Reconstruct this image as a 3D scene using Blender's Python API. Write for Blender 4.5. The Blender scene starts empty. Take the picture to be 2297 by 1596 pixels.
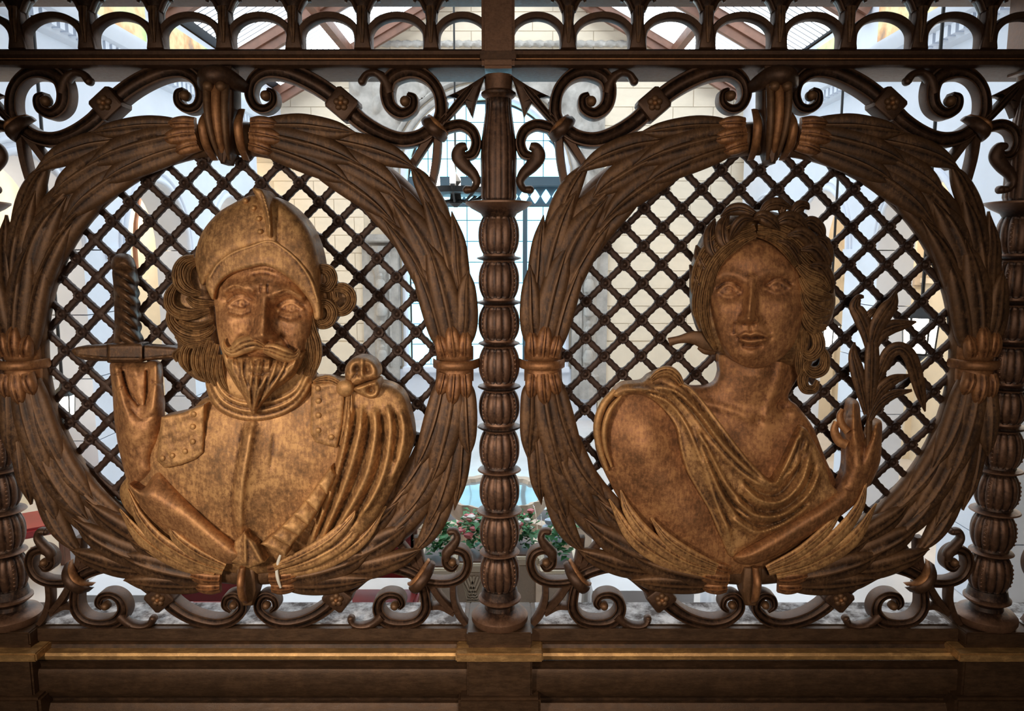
import bpy, math, random
import numpy as np

# ------------------------------------------------------------------ scene, camera, world, light
scene = bpy.context.scene
COL = scene.collection
F_PX, PITCH, DIST = 1700.0, math.radians(7.7), 1.7      # focal length in px, pitch, metres to the screen
CX, CY = 1148.5, 798.0

cam_data = bpy.data.cameras.new("camera")
cam_data.sensor_width = 36.0
cam_data.lens = 36.0 * F_PX / 2297.0
cam_data.clip_start = 0.05
cam = bpy.data.objects.new("camera", cam_data)
cam.location = (0, -DIST, 0)
cam.rotation_euler = (math.pi / 2 - PITCH, 0, 0)
COL.objects.link(cam)
scene.camera = cam

world = bpy.data.worlds.new("world")
scene.world = world
world.use_nodes = True
world.node_tree.nodes["Background"].inputs[0].default_value = (1.0, 0.80, 0.62, 1)
world.node_tree.nodes["Background"].inputs[1].default_value = 0.03

vs = scene.view_settings
vs.view_transform = 'Standard'
vs.look = 'None'
vs.gamma = 1.0
vs.exposure = 0.0
vs.use_curve_mapping = False


def area_light(name, loc, target, size, energy, color, size_y=None, spread=180):
    d = bpy.data.lights.new(name, 'AREA')
    d.energy = energy
    d.color = color
    d.size = size
    d.spread = math.radians(spread)
    if size_y:
        d.shape = 'RECTANGLE'
        d.size_y = size_y
    o = bpy.data.objects.new(name, d)
    o.location = loc
    dx, dy, dz = (target[i] - loc[i] for i in range(3))
    o.rotation_euler = (math.atan2(math.hypot(dx, dy), -dz), 0, math.atan2(-dx, dy) if (dx or dy) else 0)
    COL.objects.link(o)
    return o


def point_light(name, loc, energy, color, radius=0.06):
    d = bpy.data.lights.new(name, 'POINT')
    d.energy = energy
    d.color = color
    d.shadow_soft_size = radius
    o = bpy.data.objects.new(name, d)
    o.location = loc
    COL.objects.link(o)
    return o


# the warm lamp of the room the photographer stands in (left of the camera), and its weaker twin
area_light("room_lamp", (-1.05, -1.60, -0.05), (-0.38, 0, -0.62), 0.22, 5.6, (1.0, 0.85, 0.70), spread=85)
area_light("room_lamp_low", (0.30, -2.1, 0.10), (0.20, 0, -0.60), 0.35, 4.3, (1.0, 0.82, 0.66), spread=85)

# ------------------------------------------------------------------ pixel -> place
CP, SP = math.cos(PITCH), math.sin(PITCH)


def unproj(px, py, h=0.0):
    """photo pixel + height h (mm towards the viewer) in front of the screen plane -> metres"""
    px = np.asarray(px, float); py = np.asarray(py, float); h = np.asarray(h, float)
    u = (px - CX) / F_PX
    v = (CY - py) / F_PX
    dy = CP + v * SP
    dz = -SP + v * CP
    t = (DIST - h * 0.001) / dy
    return np.stack([u * t, -h * 0.001 + 0 * u, dz * t], -1)


def at(px, py, Y):
    p = unproj(px, py, -Y * 1000.0)
    return float(p[..., 0]), float(p[..., 2])


AX_L, AX_R = -0.611, 0.552            # panel axes
COLX = (-1.187, -0.029, 1.121)        # column axes


def loc2(px, py):
    """left-panel photo pixel -> panel-local mm (x, z)"""
    p = unproj(px, py, 0)
    return (float(p[0]) - AX_L) * 1000.0, float(p[2]) * 1000.0


# ------------------------------------------------------------------ mesh helpers
def cr(pts, closed=False, n=8):
    """Catmull-Rom through points (any dimension)"""
    P = np.asarray(pts, float)
    N = len(P)
    out = []
    rng = range(N) if closed else range(N - 1)
    ts = np.linspace(0, 1, n, endpoint=False)[:, None]
    for i in rng:
        if closed:
            p0, p1, p2, p3 = P[(i - 1) % N], P[i], P[(i + 1) % N], P[(i + 2) % N]
        else:
            p1, p2 = P[i], P[i + 1]
            p0 = P[i - 1] if i > 0 else 2 * p1 - p2
            p3 = P[i + 2] if i + 2 < N else 2 * p2 - p1
        out.append(0.5 * ((2 * p1) + (-p0 + p2) * ts + (2 * p0 - 5 * p1 + 4 * p2 - p3) * ts ** 2
                          + (-p0 + 3 * p1 - 3 * p2 + p3) * ts ** 3))
    if not closed:
        out.append(P[-1:])
    return np.concatenate(out)


def mesh_np(name, verts, faces, mat, sharp=38, fix=True):
    me = bpy.data.meshes.new(name)
    verts = np.asarray(verts, float)
    me.from_pydata(verts.tolist(), [], faces)
    if fix:
        # make the closed shell point outwards
        vol = 0.0
        for f in faces:
            a = verts[f[0]]
            for k in range(1, len(f) - 1):
                vol += np.dot(a, np.cross(verts[f[k]], verts[f[k + 1]]))
        if vol < 0:
            me.flip_normals()
    me.polygons.foreach_set("use_smooth", [True] * len(me.polygons))
    if sharp:
        me.set_sharp_from_angle(angle=math.radians(sharp))
    if mat:
        me.materials.append(mat)
    me.update()
    return me


def obj(name, me, parent=None, loc=None):
    o = bpy.data.objects.new(name, me)
    COL.objects.link(o)
    if parent is not None:
        o.parent = parent
    if loc is not None:
        o.location = loc
    return o


def tag(o, label, cat=None, group=None, kind=None):
    o["label"] = label
    if cat:
        o["category"] = cat
    if group:
        o["group"] = group
    if kind:
        o["kind"] = kind
    return o


def thing(name, label, cat, loc=(0, 0, 0), group=None):
    o = bpy.data.objects.new(name, None)
    o.empty_display_size = 0.05
    o.location = loc
    COL.objects.link(o)
    return tag(o, label, cat, group)


def structure(o):
    o["kind"] = "structure"
    return o


def copy_tree(o, parent=None):
    c = o.copy()
    COL.objects.link(c)
    if parent is not None:
        c.parent = parent
    for ch in list(o.children):
        copy_tree(ch, c)
    return c


def shift_z(h):
    return h


def M_px(x, y, h):          # photo pixel space
    return unproj(x, y, h)


def M_loc(x, y, h):         # panel-local mm
    x = np.asarray(x, float); y = np.asarray(y, float); h = np.asarray(h, float)
    return np.stack([x, -h + 0 * x, y], -1) * 0.001


def M_mir(x, y, h):
    return M_loc(-np.asarray(x, float), y, h)


ROUND = [(math.cos(a), math.sin(a)) for a in np.linspace(0, 2 * math.pi, 12, endpoint=False)]
LOCK = [(-1, -.6), (-1, -.1), (-.84, .40), (-.62, .62), (-.45, .66), (-.32, .54), (-.16, .80), (0, .94), (.16, .86), (.28, .66), (.44, .80), (.62, .70), (.84, .38), (1, -.1), (1, -.6)]
MOULD = [(-1, -1), (-1, .45), (-.9, .78), (-.7, .8), (-.55, .5), (-.3, .78), (0, .92), (.3, .78), (.55, .5), (.7, .8), (.9, .78), (1, .45), (1, -1)]
LEAF = [(-1, -.9), (-1, -.05), (-.8, .30), (-.6, .46), (-.42, .50), (-.22, .52), (-.08, .92), (.06, .95), (.2, .55), (.42, .62), (.62, .60), (.82, .42), (1, .05), (1, -.9)]
FLAT = [(-1, -1), (-1, .6), (-.7, 1), (.7, 1), (1, .6), (1, -1)]


def ribbon(name, pts, w, t, prof, M, mat, n=8, parent=None, sharp=50, link=True):
    """sweep a closed profile along a curve of (x, y, h); w = half-widths, t = half-depths at the control points"""
    P = np.asarray([tuple(p) + ((0,) if len(p) == 2 else ()) for p in pts], float)
    k = len(P)
    w = np.full(k, w, float) if np.isscalar(w) else np.asarray(w, float)
    t = np.full(k, t, float) if np.isscalar(t) else np.asarray(t, float)
    C = cr(np.column_stack([P, w, t]), False, n)
    T = np.gradient(C[:, :2], axis=0)
    T /= np.maximum(np.linalg.norm(T, axis=1), 1e-9)[:, None]
    Nn = np.column_stack([-T[:, 1], T[:, 0]])
    pr = np.asarray(prof, float)
    m = len(pr); L = len(C)
    ww = np.maximum(C[:, 3], 0.2)[:, None]; tt = np.maximum(C[:, 4], 0.2)[:, None]
    X = C[:, 0:1] + Nn[:, 0:1] * pr[None, :, 0] * ww
    Y = C[:, 1:2] + Nn[:, 1:2] * pr[None, :, 0] * ww
    H = C[:, 2:3] + pr[None, :, 1] * tt
    V = M(X, Y, H).reshape(-1, 3)
    faces = []
    for i in range(L - 1):
        a = i * m; b = a + m
        for j in range(m):
            j2 = (j + 1) % m
            faces.append((a + j, a + j2, b + j2, b + j))
    faces.append(tuple(range(m - 1, -1, -1)))
    faces.append(tuple((L - 1) * m + j for j in range(m)))
    me = mesh_np(name, V, faces, mat, sharp)
    return obj(name, me, parent) if link else me


def strands(name, pts, w, t, M, mat, parent, seed, n=3):
    """a lock of hair split into finer strands that share its course"""
    rs = random.Random(seed)
    P = np.asarray(pts, float); w = np.asarray(w, float); t = np.asarray(t, float)
    T = np.gradient(P[:, :2], axis=0)
    T /= np.maximum(np.linalg.norm(T, axis=1), 1e-9)[:, None]
    N = np.column_stack([-T[:, 1], T[:, 0]])
    V = []; F = []
    for k in range(n):
        u = ((-.42, .42)[k] if n == 2 else (k - 1) * .66) if n > 1 else 0
        Q = P.copy()
        ph = rs.uniform(0, 6)
        off = u * w + np.sin(np.arange(len(P)) * 1.7 + ph) * w * .10
        Q[:, :2] += N * off[:, None]
        Q[:, 2] += rs.uniform(-3, 3) - abs(u) * t * .35
        me = ribbon(name, [tuple(q) for q in Q], w * (.52 if n == 3 else .66), t * .8, LOCK, M, mat, 7, link=False, sharp=60)
        co = np.zeros(len(me.vertices) * 3); me.vertices.foreach_get("co", co)
        b = sum(len(v) for v in V)
        V.append(co.reshape(-1, 3))
        F += [tuple(b + i for i in pl.vertices) for pl in me.polygons]
        bpy.data.meshes.remove(me)
    V = np.concatenate(V)
    me = mesh_np(name, V, F, mat, 60, fix=False)
    return obj(name, me, parent)


def plate(name, poly, h0, h1, M, mat, parent=None, bevel=0.0, smooth_n=0, link=True, sharp=38):
    """outline extruded from height h0 up to h1 with a chamfered front edge"""
    P = np.asarray(poly, float)
    if smooth_n:
        P = cr(P, True, smooth_n)
    n = len(P)
    area = 0.5 * np.sum(P[:, 0] * np.roll(P[:, 1], -1) - np.roll(P[:, 0], -1) * P[:, 1])
    d = np.roll(P, -1, 0) - np.roll(P, 1, 0)
    nr = np.column_stack([-d[:, 1], d[:, 0]]) / np.maximum(np.linalg.norm(d, axis=1), 1e-9)[:, None]
    if area < 0:
        nr = -nr
    rings = [(P, h0), (P, h1 - bevel), (P + nr * bevel * .35, h1 - bevel * .3), (P + nr * bevel, h1)] if bevel else [(P, h0), (P, h1)]
    V = np.concatenate([M(r[:, 0], r[:, 1], np.full(n, h)) for r, h in rings])
    faces = []
    for k in range(len(rings) - 1):
        for i in range(n):
            j = (i + 1) % n
            faces.append((k * n + i, k * n + j, (k + 1) * n + j, (k + 1) * n + i))
    faces.append(tuple(range(n - 1, -1, -1)))
    faces.append(tuple((len(rings) - 1) * n + i for i in range(n)))
    me = mesh_np(name, V, faces, mat, sharp)
    return obj(name, me, parent) if link else me


def button(name, x, y, h, r, t, M, mat, parent=None, seg=14, link=True, ry=None):
    """a low dome lying on the relief"""
    V = []; faces = []
    rings = [(1.0, -.8), (1.0, 0.0), (.87, .5), (.55, .86)]
    ry = ry or r
    for s, k in rings:
        for i in range(seg):
            a = 2 * math.pi * i / seg
            V.append((x + r * s * math.cos(a), y + ry * s * math.sin(a), h + k * t))
    V.append((x, y, h + t))
    for q in range(len(rings) - 1):
        for i in range(seg):
            j = (i + 1) % seg
            faces.append((q * seg + i, q * seg + j, (q + 1) * seg + j, (q + 1) * seg + i))
    top = len(V) - 1
    q = len(rings) - 1
    for i in range(seg):
        faces.append((q * seg + i, q * seg + (i + 1) % seg, top))
    faces.append(tuple(range(seg - 1, -1, -1)))
    A = np.asarray(V)
    me = mesh_np(name, M(A[:, 0], A[:, 1], A[:, 2]), faces, mat, 60)
    return obj(name, me, parent) if link else me


def lathe(name, prof, mat, seg=40, flute=None, parent=None, loc=None, sharp=35, link=True):
    """prof: [(radius, z)] metres; flute(z_index_fraction, angle)->radius factor"""
    V = []; faces = []
    m = len(prof)
    for r, z in prof:
        for i in range(seg):
            a = 2 * math.pi * i / seg
            k = flute(z, a) if flute else 1.0
            V.append((r * k * math.sin(a), -r * k * math.cos(a), z))
    for q in range(m - 1):
        for i in range(seg):
            j = (i + 1) % seg
            faces.append((q * seg + i, q * seg + j, (q + 1) * seg + j, (q + 1) * seg + i))
    faces.append(tuple(range(seg)))
    faces.append(tuple((m - 1) * seg + i for i in range(seg - 1, -1, -1)))
    me = mesh_np(name, V, faces, mat, sharp)
    return obj(name, me, parent, loc) if link else me


def box_me(name, x0, x1, y0, y1, z0, z1, mat, bev=0.0):
    V = [(x, y, z) for x in (x0, x1) for y in (y0, y1) for z in (z0, z1)]
    faces = [(0, 1, 3, 2), (4, 6, 7, 5), (0, 4, 5, 1), (2, 3, 7, 6), (0, 2, 6, 4), (1, 5, 7, 3)]
    if bev <= 0:
        return mesh_np(name, V, faces, mat, 30)
    import bmesh
    bm = bmesh.new()
    vs_ = [bm.verts.new(v) for v in V]
    for f in faces:
        bm.faces.new([vs_[i] for i in f])
    bmesh.ops.recalc_face_normals(bm, faces=bm.faces[:])
    bmesh.ops.bevel(bm, geom=bm.edges[:], offset=bev, segments=2, affect='EDGES')
    me = bpy.data.meshes.new(name)
    bm.to_mesh(me); bm.free()
    me.materials.append(mat)
    return me


def box(name, x0, x1, y0, y1, z0, z1, mat, parent=None, bev=0.0):
    return obj(name, box_me(name, x0, x1, y0, y1, z0, z1, mat, bev), parent)


def extrude_x(name, prof, x0, x1, mat, parent=None, sharp=30):
    """prof: closed list of (y, z) metres, swept from x0 to x1"""
    m = len(prof)
    V = [(x0, y, z) for y, z in prof] + [(x1, y, z) for y, z in prof]
    faces = [(i, (i + 1) % m, m + (i + 1) % m, m + i) for i in range(m)]
    faces += [tuple(range(m - 1, -1, -1)), tuple(range(m, 2 * m))]
    return obj(name, mesh_np(name, V, faces, mat, sharp), parent)


# ------------------------------------------------------------------ relief sculpting (height field with real walls)
def seg_dist(x, y, poly, closed=True):
    """distance to a polyline, nearest point, and parameter 0..1 along it"""
    P = np.asarray(poly, float)
    A = P if closed else P[:-1]
    B = np.roll(P, -1, 0) if closed else P[1:]
    lens = np.linalg.norm(B - A, axis=1)
    cum = np.concatenate([[0], np.cumsum(lens)])
    tot = max(cum[-1], 1e-9)
    best = np.full(x.shape, 1e18); bx = np.zeros_like(x); by = np.zeros_like(x); bt = np.zeros_like(x)
    for i in range(len(A)):
        ax, ay = A[i]; ex, ey = B[i] - A[i]
        l2 = ex * ex + ey * ey
        if l2 < 1e-12:
            continue
        t = np.clip(((x - ax) * ex + (y - ay) * ey) / l2, 0, 1)
        qx = ax + t * ex; qy = ay + t * ey
        d = (x - qx) ** 2 + (y - qy) ** 2
        m = d < best
        best = np.where(m, d, best); bx = np.where(m, qx, bx); by = np.where(m, qy, by)
        bt = np.where(m, (cum[i] + t * lens[i]) / tot, bt)
    return np.sqrt(best), bx, by, bt


def inside(x, y, poly):
    P = np.asarray(poly, float)
    r = np.zeros(x.shape, bool)
    n = len(P)
    for i in range(n):
        x1, y1 = P[i]; x2, y2 = P[(i + 1) % n]
        if y1 == y2:
            continue
        c = ((y1 > y) != (y2 > y)) & (x < (x2 - x1) * (y - y1) / (y2 - y1) + x1)
        r ^= c
    return r


def sst(e0, e1, v):
    t = np.clip((v - e0) / (e1 - e0), 0, 1)
    return t * t * (3 - 2 * t)


class Relief:
    def __init__(s, ctrl, res=3.0, smooth=6):
        s.poly = cr(ctrl, True, smooth) if smooth else np.asarray(ctrl, float)
        lo = s.poly.min(0) - res; hi = s.poly.max(0) + res
        nx = int((hi[0] - lo[0]) / res) + 2; ny = int((hi[1] - lo[1]) / res) + 2
        gx, gy = np.meshgrid(lo[0] + np.arange(nx) * res, lo[1] + np.arange(ny) * res)
        ins = inside(gx, gy, s.poly)
        cell = ins[:-1, :-1] | ins[1:, :-1] | ins[:-1, 1:] | ins[1:, 1:]
        use = np.zeros_like(ins)
        use[:-1, :-1] |= cell; use[1:, :-1] |= cell; use[:-1, 1:] |= cell; use[1:, 1:] |= cell
        idx = -np.ones(ins.shape, int)
        idx[use] = np.arange(use.sum())
        x = gx[use]; y = gy[use]; iu = ins[use]
        d, bx, by, _ = seg_dist(x, y, s.poly)
        s.x = np.where(iu, x, bx); s.y = np.where(iu, y, by); s.d = np.where(iu, d, 0.0)
        I, J = np.nonzero(cell)
        s.faces = np.column_stack([idx[I, J], idx[I + 1, J], idx[I + 1, J + 1], idx[I, J + 1]])
        s.h = np.zeros_like(s.x)

    def dome(s, w, H):
        return H * np.sqrt(np.maximum(0, 1 - (1 - np.minimum(s.d / w, 1)) ** 2))

    def rot(s, cx, cy, rx, ry, a):
        a = math.radians(a)
        dx = s.x - cx; dy = s.y - cy
        return (dx * math.cos(a) + dy * math.sin(a)) / rx, (-dx * math.sin(a) + dy * math.cos(a)) / ry

    def blob(s, cx, cy, rx, ry, H, a=0):
        u, v = s.rot(cx, cy, rx, ry, a)
        return H * np.exp(-(u * u + v * v))

    def ball(s, cx, cy, rx, ry, H, a=0):
        u, v = s.rot(cx, cy, rx, ry, a)
        return H * np.sqrt(np.maximum(0, 1 - u * u - v * v))

    def stroke(s, pts, w, H, flat=0.0, smooth=6, taper=0.0):
        """ridge (H>0) or groove (H<0) along a curve; w and H may be lists along the curve"""
        c = cr(pts, False, smooth) if smooth and len(pts) > 2 else np.asarray(pts, float)
        d, _, _, t = seg_dist(s.x, s.y, c, False)
        ww = np.interp(t, np.linspace(0, 1, len(w)), w) if not np.isscalar(w) else w
        hh = np.interp(t, np.linspace(0, 1, len(H)), H) if not np.isscalar(H) else H
        if taper:
            hh = hh * sst(0, taper, t) * sst(0, taper, 1 - t)
        return hh * np.exp(-(np.maximum(d - flat, 0) / ww) ** 2)

    def crease(s, pts, w, H, smooth=6, side=1):
        """one-sided step: the cloth overlaps, sharp on one side, fading on the other"""
        c = cr(pts, False, smooth)
        d, bx, by, t = seg_dist(s.x, s.y, c, False)
        tan = np.gradient(c, axis=0)
        k = np.clip((t * (len(c) - 1)).astype(int), 0, len(c) - 1)
        sg = side * np.sign(tan[k, 0] * (s.y - by) - tan[k, 1] * (s.x - bx))
        ends = sst(0, .12, t) * sst(0, .12, 1 - t)
        return H * ends * np.where(sg > 0, np.exp(-(d / w) ** 2), np.exp(-(d / (w * .18)) ** 2))

    def mask(s, poly, soft=4.0, smooth=6, inset=0.0):
        c = cr(poly, True, smooth) if smooth else np.asarray(poly, float)
        d = seg_dist(s.x, s.y, c)[0]
        sd = np.where(inside(s.x, s.y, c), d, -d)
        return sst(-soft, soft, sd - inset)

    def noise(s, amp, sc, seed=0):
        rs = np.random.RandomState(seed)
        f = np.zeros_like(s.x)
        for _ in range(7):
            a = rs.uniform(0, 2 * math.pi); k = 2 * math.pi / (sc * rs.uniform(.6, 1.8)); p = rs.uniform(0, 6.3)
            f += np.sin((s.x * math.cos(a) + s.y * math.sin(a)) * k + p)
        return amp * f / 7 ** .5

    def build(s, name, mat, parent=None, back=0.0, M=M_px):
        n = len(s.x)
        V = M(s.x, s.y, s.h)
        fc = s.faces
        e = np.concatenate([fc[:, [0, 1]], fc[:, [1, 2]], fc[:, [2, 3]], fc[:, [3, 0]]])
        key = np.sort(e, 1)
        _, inv, cnt = np.unique(key[:, 0].astype(np.int64) * (n + 1) + key[:, 1], return_inverse=True, return_counts=True)
        be = e[cnt[inv] == 1]
        bv = np.unique(be)
        mp = -np.ones(n, int); mp[bv] = n + np.arange(len(bv))
        # the wall goes straight back (along +Y) to the ground of the relief
        W = V[bv].copy(); W[:, 1] = -back * 0.001
        V = np.concatenate([V, W])
        walls = np.column_stack([be[:, 1], be[:, 0], mp[be[:, 0]], mp[be[:, 1]]])
        F = np.concatenate([fc, walls])
        me = bpy.data.meshes.new(name)
        me.vertices.add(len(V)); me.vertices.foreach_set("co", V.astype(np.float32).ravel())
        me.loops.add(F.size); me.loops.foreach_set("vertex_index", F.astype(np.int32).ravel())
        me.polygons.add(len(F))
        me.polygons.foreach_set("loop_start", np.arange(0, F.size, 4, dtype=np.int32))
        me.polygons.foreach_set("use_smooth", np.ones(len(F), bool))
        me.update(calc_edges=True)
        me.validate()
        me.set_sharp_from_angle(angle=math.radians(62))
        me.materials.append(mat)
        return obj(name, me, parent)


# ------------------------------------------------------------------ materials
def nodes_of(name):
    m = bpy.data.materials.new(name)
    m.use_nodes = True
    nt = m.node_tree
    return m, nt, nt.nodes["Principled BSDF"]


def ramp(nt, fac, stops):
    r = nt.nodes.new("ShaderNodeValToRGB")
    el = r.color_ramp.elements
    while len(el) < len(stops):
        el.new(0.5)
    for e, (p, c) in zip(el, stops):
        e.position = p
        e.color = tuple(c) + (1,) if len(c) == 3 else c
    nt.links.new(fac, r.inputs[0])
    return r.outputs[0]


def noise_tex(nt, scale, detail=5, rough=.6, coord="Object", vec_scale=None):
    tc = nt.nodes.new("ShaderNodeTexCoord")
    n = nt.nodes.new("ShaderNodeTexNoise")
    n.inputs["Scale"].default_value = scale
    n.inputs["Detail"].default_value = detail
    n.inputs["Roughness"].default_value = rough
    src = tc.outputs[coord]
    if vec_scale:
        mp = nt.nodes.new("ShaderNodeMapping")
        mp.inputs["Scale"].default_value = vec_scale
        nt.links.new(src, mp.inputs[0])
        src = mp.outputs[0]
    nt.links.new(src, n.inputs["Vector"])
    return n.outputs["Fac"]


def mixc(nt, fac, a, b, mode='MIX'):
    n = nt.nodes.new("ShaderNodeMix")
    n.data_type = 'RGBA'
    n.blend_type = mode
    for s, v in ((n.inputs[0], fac), (n.inputs[6], a), (n.inputs[7], b)):
        if hasattr(v, "is_linked") or hasattr(v, "links"):
            nt.links.new(v, s)
        else:
            s.default_value = v if np.isscalar(v) else (tuple(v) + (1,) if len(v) == 3 else v)
    return n.outputs[2]


def math_n(nt, op, a, b=None, clamp=False):
    n = nt.nodes.new("ShaderNodeMath")
    n.operation = op
    n.use_clamp = clamp
    for s, v in ((n.inputs[0], a), (n.inputs[1], b)):
        if v is None:
            continue
        if hasattr(v, "links"):
            nt.links.new(v, s)
        else:
            s.default_value = v
    return n.outputs[0]


def add_bump(nt, bsdf, fac, strength=.3, dist=.002):
    b = nt.nodes.new("ShaderNodeBump")
    b.inputs["Strength"].default_value = strength
    b.inputs["Distance"].default_value = dist
    nt.links.new(fac, b.inputs["Height"])
    nt.links.new(b.outputs[0], bsdf.inputs["Normal"])


def bronze(name, dark, mid, gold, patch=.5, rough=.46, metal=.55, wear=1.0, green=0.0, grain=(1, 1, 1)):
    """worn gilt bronze: brown patina, brighter where hands and dusters rub it (raised edges)"""
    m, nt, b = nodes_of(name)
    n1 = noise_tex(nt, 13.0, 8, .72)
    n2 = noise_tex(nt, 95.0, 8, .80, vec_scale=grain)
    n3 = noise_tex(nt, 60.0, 4, .6, vec_scale=(grain[0] * 3.2, 1.0, grain[2] * .8))
    s = math_n(nt, 'ADD', math_n(nt, 'ADD', math_n(nt, 'MULTIPLY', n1, .42), math_n(nt, 'MULTIPLY', n2, .38)), math_n(nt, 'MULTIPLY', n3, .20))
    base = ramp(nt, s, [(.425, dark), (.495, mid), (.505 + .085 * (1.2 - patch), gold)])
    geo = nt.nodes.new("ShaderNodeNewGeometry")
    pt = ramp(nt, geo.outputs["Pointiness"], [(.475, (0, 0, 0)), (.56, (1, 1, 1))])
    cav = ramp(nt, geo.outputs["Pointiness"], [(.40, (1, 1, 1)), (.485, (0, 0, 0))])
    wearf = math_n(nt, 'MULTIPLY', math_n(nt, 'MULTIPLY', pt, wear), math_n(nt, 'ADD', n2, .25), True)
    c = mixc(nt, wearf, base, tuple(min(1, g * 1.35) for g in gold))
    recess_tone = tuple(v * .35 + (0.012 if i == 1 else 0.006) * green for i, v in enumerate(dark))
    c = mixc(nt, math_n(nt, 'MULTIPLY', cav, .75), c, recess_tone)  # recesses mixed darker, with a slight green tint
    nt.links.new(c, b.inputs["Base Color"])
    b.inputs["Metallic"].default_value = metal
    rr = ramp(nt, n2, [(.3, (rough - .08,) * 3), (.7, (rough + .16,) * 3)])
    nt.links.new(rr, b.inputs["Roughness"])
    add_bump(nt, b, n2, .35, .0018)
    return m


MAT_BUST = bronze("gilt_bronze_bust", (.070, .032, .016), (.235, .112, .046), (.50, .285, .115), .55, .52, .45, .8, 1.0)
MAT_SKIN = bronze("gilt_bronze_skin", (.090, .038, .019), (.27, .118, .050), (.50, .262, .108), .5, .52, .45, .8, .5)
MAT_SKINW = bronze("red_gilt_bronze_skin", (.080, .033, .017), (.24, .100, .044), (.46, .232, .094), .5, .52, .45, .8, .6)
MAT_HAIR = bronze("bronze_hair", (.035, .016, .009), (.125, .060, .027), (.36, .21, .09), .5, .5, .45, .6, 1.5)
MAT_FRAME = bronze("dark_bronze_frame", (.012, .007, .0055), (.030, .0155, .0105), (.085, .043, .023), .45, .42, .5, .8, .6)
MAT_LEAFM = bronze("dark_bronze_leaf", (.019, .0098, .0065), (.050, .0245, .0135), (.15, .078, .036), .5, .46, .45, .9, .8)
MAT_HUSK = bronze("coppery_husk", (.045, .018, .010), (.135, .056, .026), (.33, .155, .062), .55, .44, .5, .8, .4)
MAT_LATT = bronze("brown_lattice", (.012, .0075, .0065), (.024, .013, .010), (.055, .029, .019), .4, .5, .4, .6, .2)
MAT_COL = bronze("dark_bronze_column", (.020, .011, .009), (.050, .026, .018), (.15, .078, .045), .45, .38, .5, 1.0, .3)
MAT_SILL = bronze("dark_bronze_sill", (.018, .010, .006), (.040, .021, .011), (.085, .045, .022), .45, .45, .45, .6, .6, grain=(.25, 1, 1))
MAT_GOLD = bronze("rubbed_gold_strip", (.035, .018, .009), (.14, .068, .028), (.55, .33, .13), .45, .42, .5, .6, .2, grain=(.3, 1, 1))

# ================================================================== the bronze screen
rnd = random.Random(4)

# ------------------------------------------------------------------ sill, rails
Z_SILL = -0.869
Z_R0, Z_R1 = 0.388, 0.424          # main rail, lower and upper edge
PED = 0.076                         # half width of the pedestal blocks

M_DUST, nt, b_ = nodes_of("dusty_sill_top")
nd = noise_tex(nt, 14.0, 6, .7)
nt.links.new(mixc(nt, ramp(nt, nd, [(.42, (0, 0, 0)), (.60, (1, 1, 1))]), (.05, .03, .022), (.62, .60, .60)), b_.inputs["Base Color"])
b_.inputs["Roughness"].default_value = .7

XE = (-1.62, 1.56)
edges = [XE[0], COLX[0] - PED, COLX[0] + PED, COLX[1] - PED, COLX[1] + PED, COLX[2] - PED, COLX[2] + PED, XE[1]]


def zs(py, Y):
    return at(1115, py, Y)[1]


def sill_profile(dy):
    """front contour of the plinth: list of (y, z) from the top down (dy pushes it towards the viewer)"""
    f = lambda y, py: (y - dy, zs(py, y - dy))
    return [f(-.028, 1411), f(-.030, 1438), f(-.020, 1440), f(-.018, 1446), f(-.022, 1456), f(-.030, 1463), f(-.038, 1467)], \
           [f(-.044, 1466), f(-.047, 1473), f(-.044, 1481)], \
           [f(-.034, 1483), f(-.028, 1488), f(-.026, 1497), f(-.036, 1502), f(-.040, 1512), f(-.040, 1548), f(-.036, 1560), f(-.024, 1566),
            f(-.024, 1572), f(-.034, 1578), f(-.040, 1590), f(-.052, 1620), f(-.052, 1700)]


sill_names = {0: ("bronze plinth ledge at far left, outside the left fluted column", None),
              2: ("long moulded bronze plinth ledge beneath the helmeted soldier", None),
              4: ("long moulded bronze plinth ledge beneath the laurel-crowned woman", None),
              6: ("bronze plinth ledge at far right, outside the right fluted column", None)}
for k, (lab, _) in sill_names.items():
    x0, x1 = edges[k], edges[k + 1]
    t = thing("plinth_ledge", lab, "ledge", ((x0 + x1) / 2, 0, Z_SILL))
    up, st, lo = sill_profile(0.0)
    o = (x0 + x1) / 2
    def sh(p): return [(y, z - Z_SILL) for y, z in p]
    a, b = x0 - o, x1 - o
    extrude_x("cap_moulding", [(.10, 0)] + sh(up) + [(.10, up[-1][1] - Z_SILL)], a, b, MAT_SILL, t)
    gs = sh(st)
    extrude_x("rubbed_bead", [(-.02, gs[0][1])] + gs + [(-.02, gs[-1][1])], a + .002, b - .002, MAT_GOLD, t)["label"] = "thin raised bead rubbed to bright gold"
    extrude_x("plinth_panel", [(.08, lo[0][1] - Z_SILL)] + sh(lo) + [(.08, lo[-1][1] - Z_SILL)], a, b, MAT_SILL, t)
    d = obj("dust_layer", box_me("dust_layer", a + .01, b - .01, -.012, .099, 0, .0012, M_DUST), t)
    d["label"] = "grey dust lying on the ledge"

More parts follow.
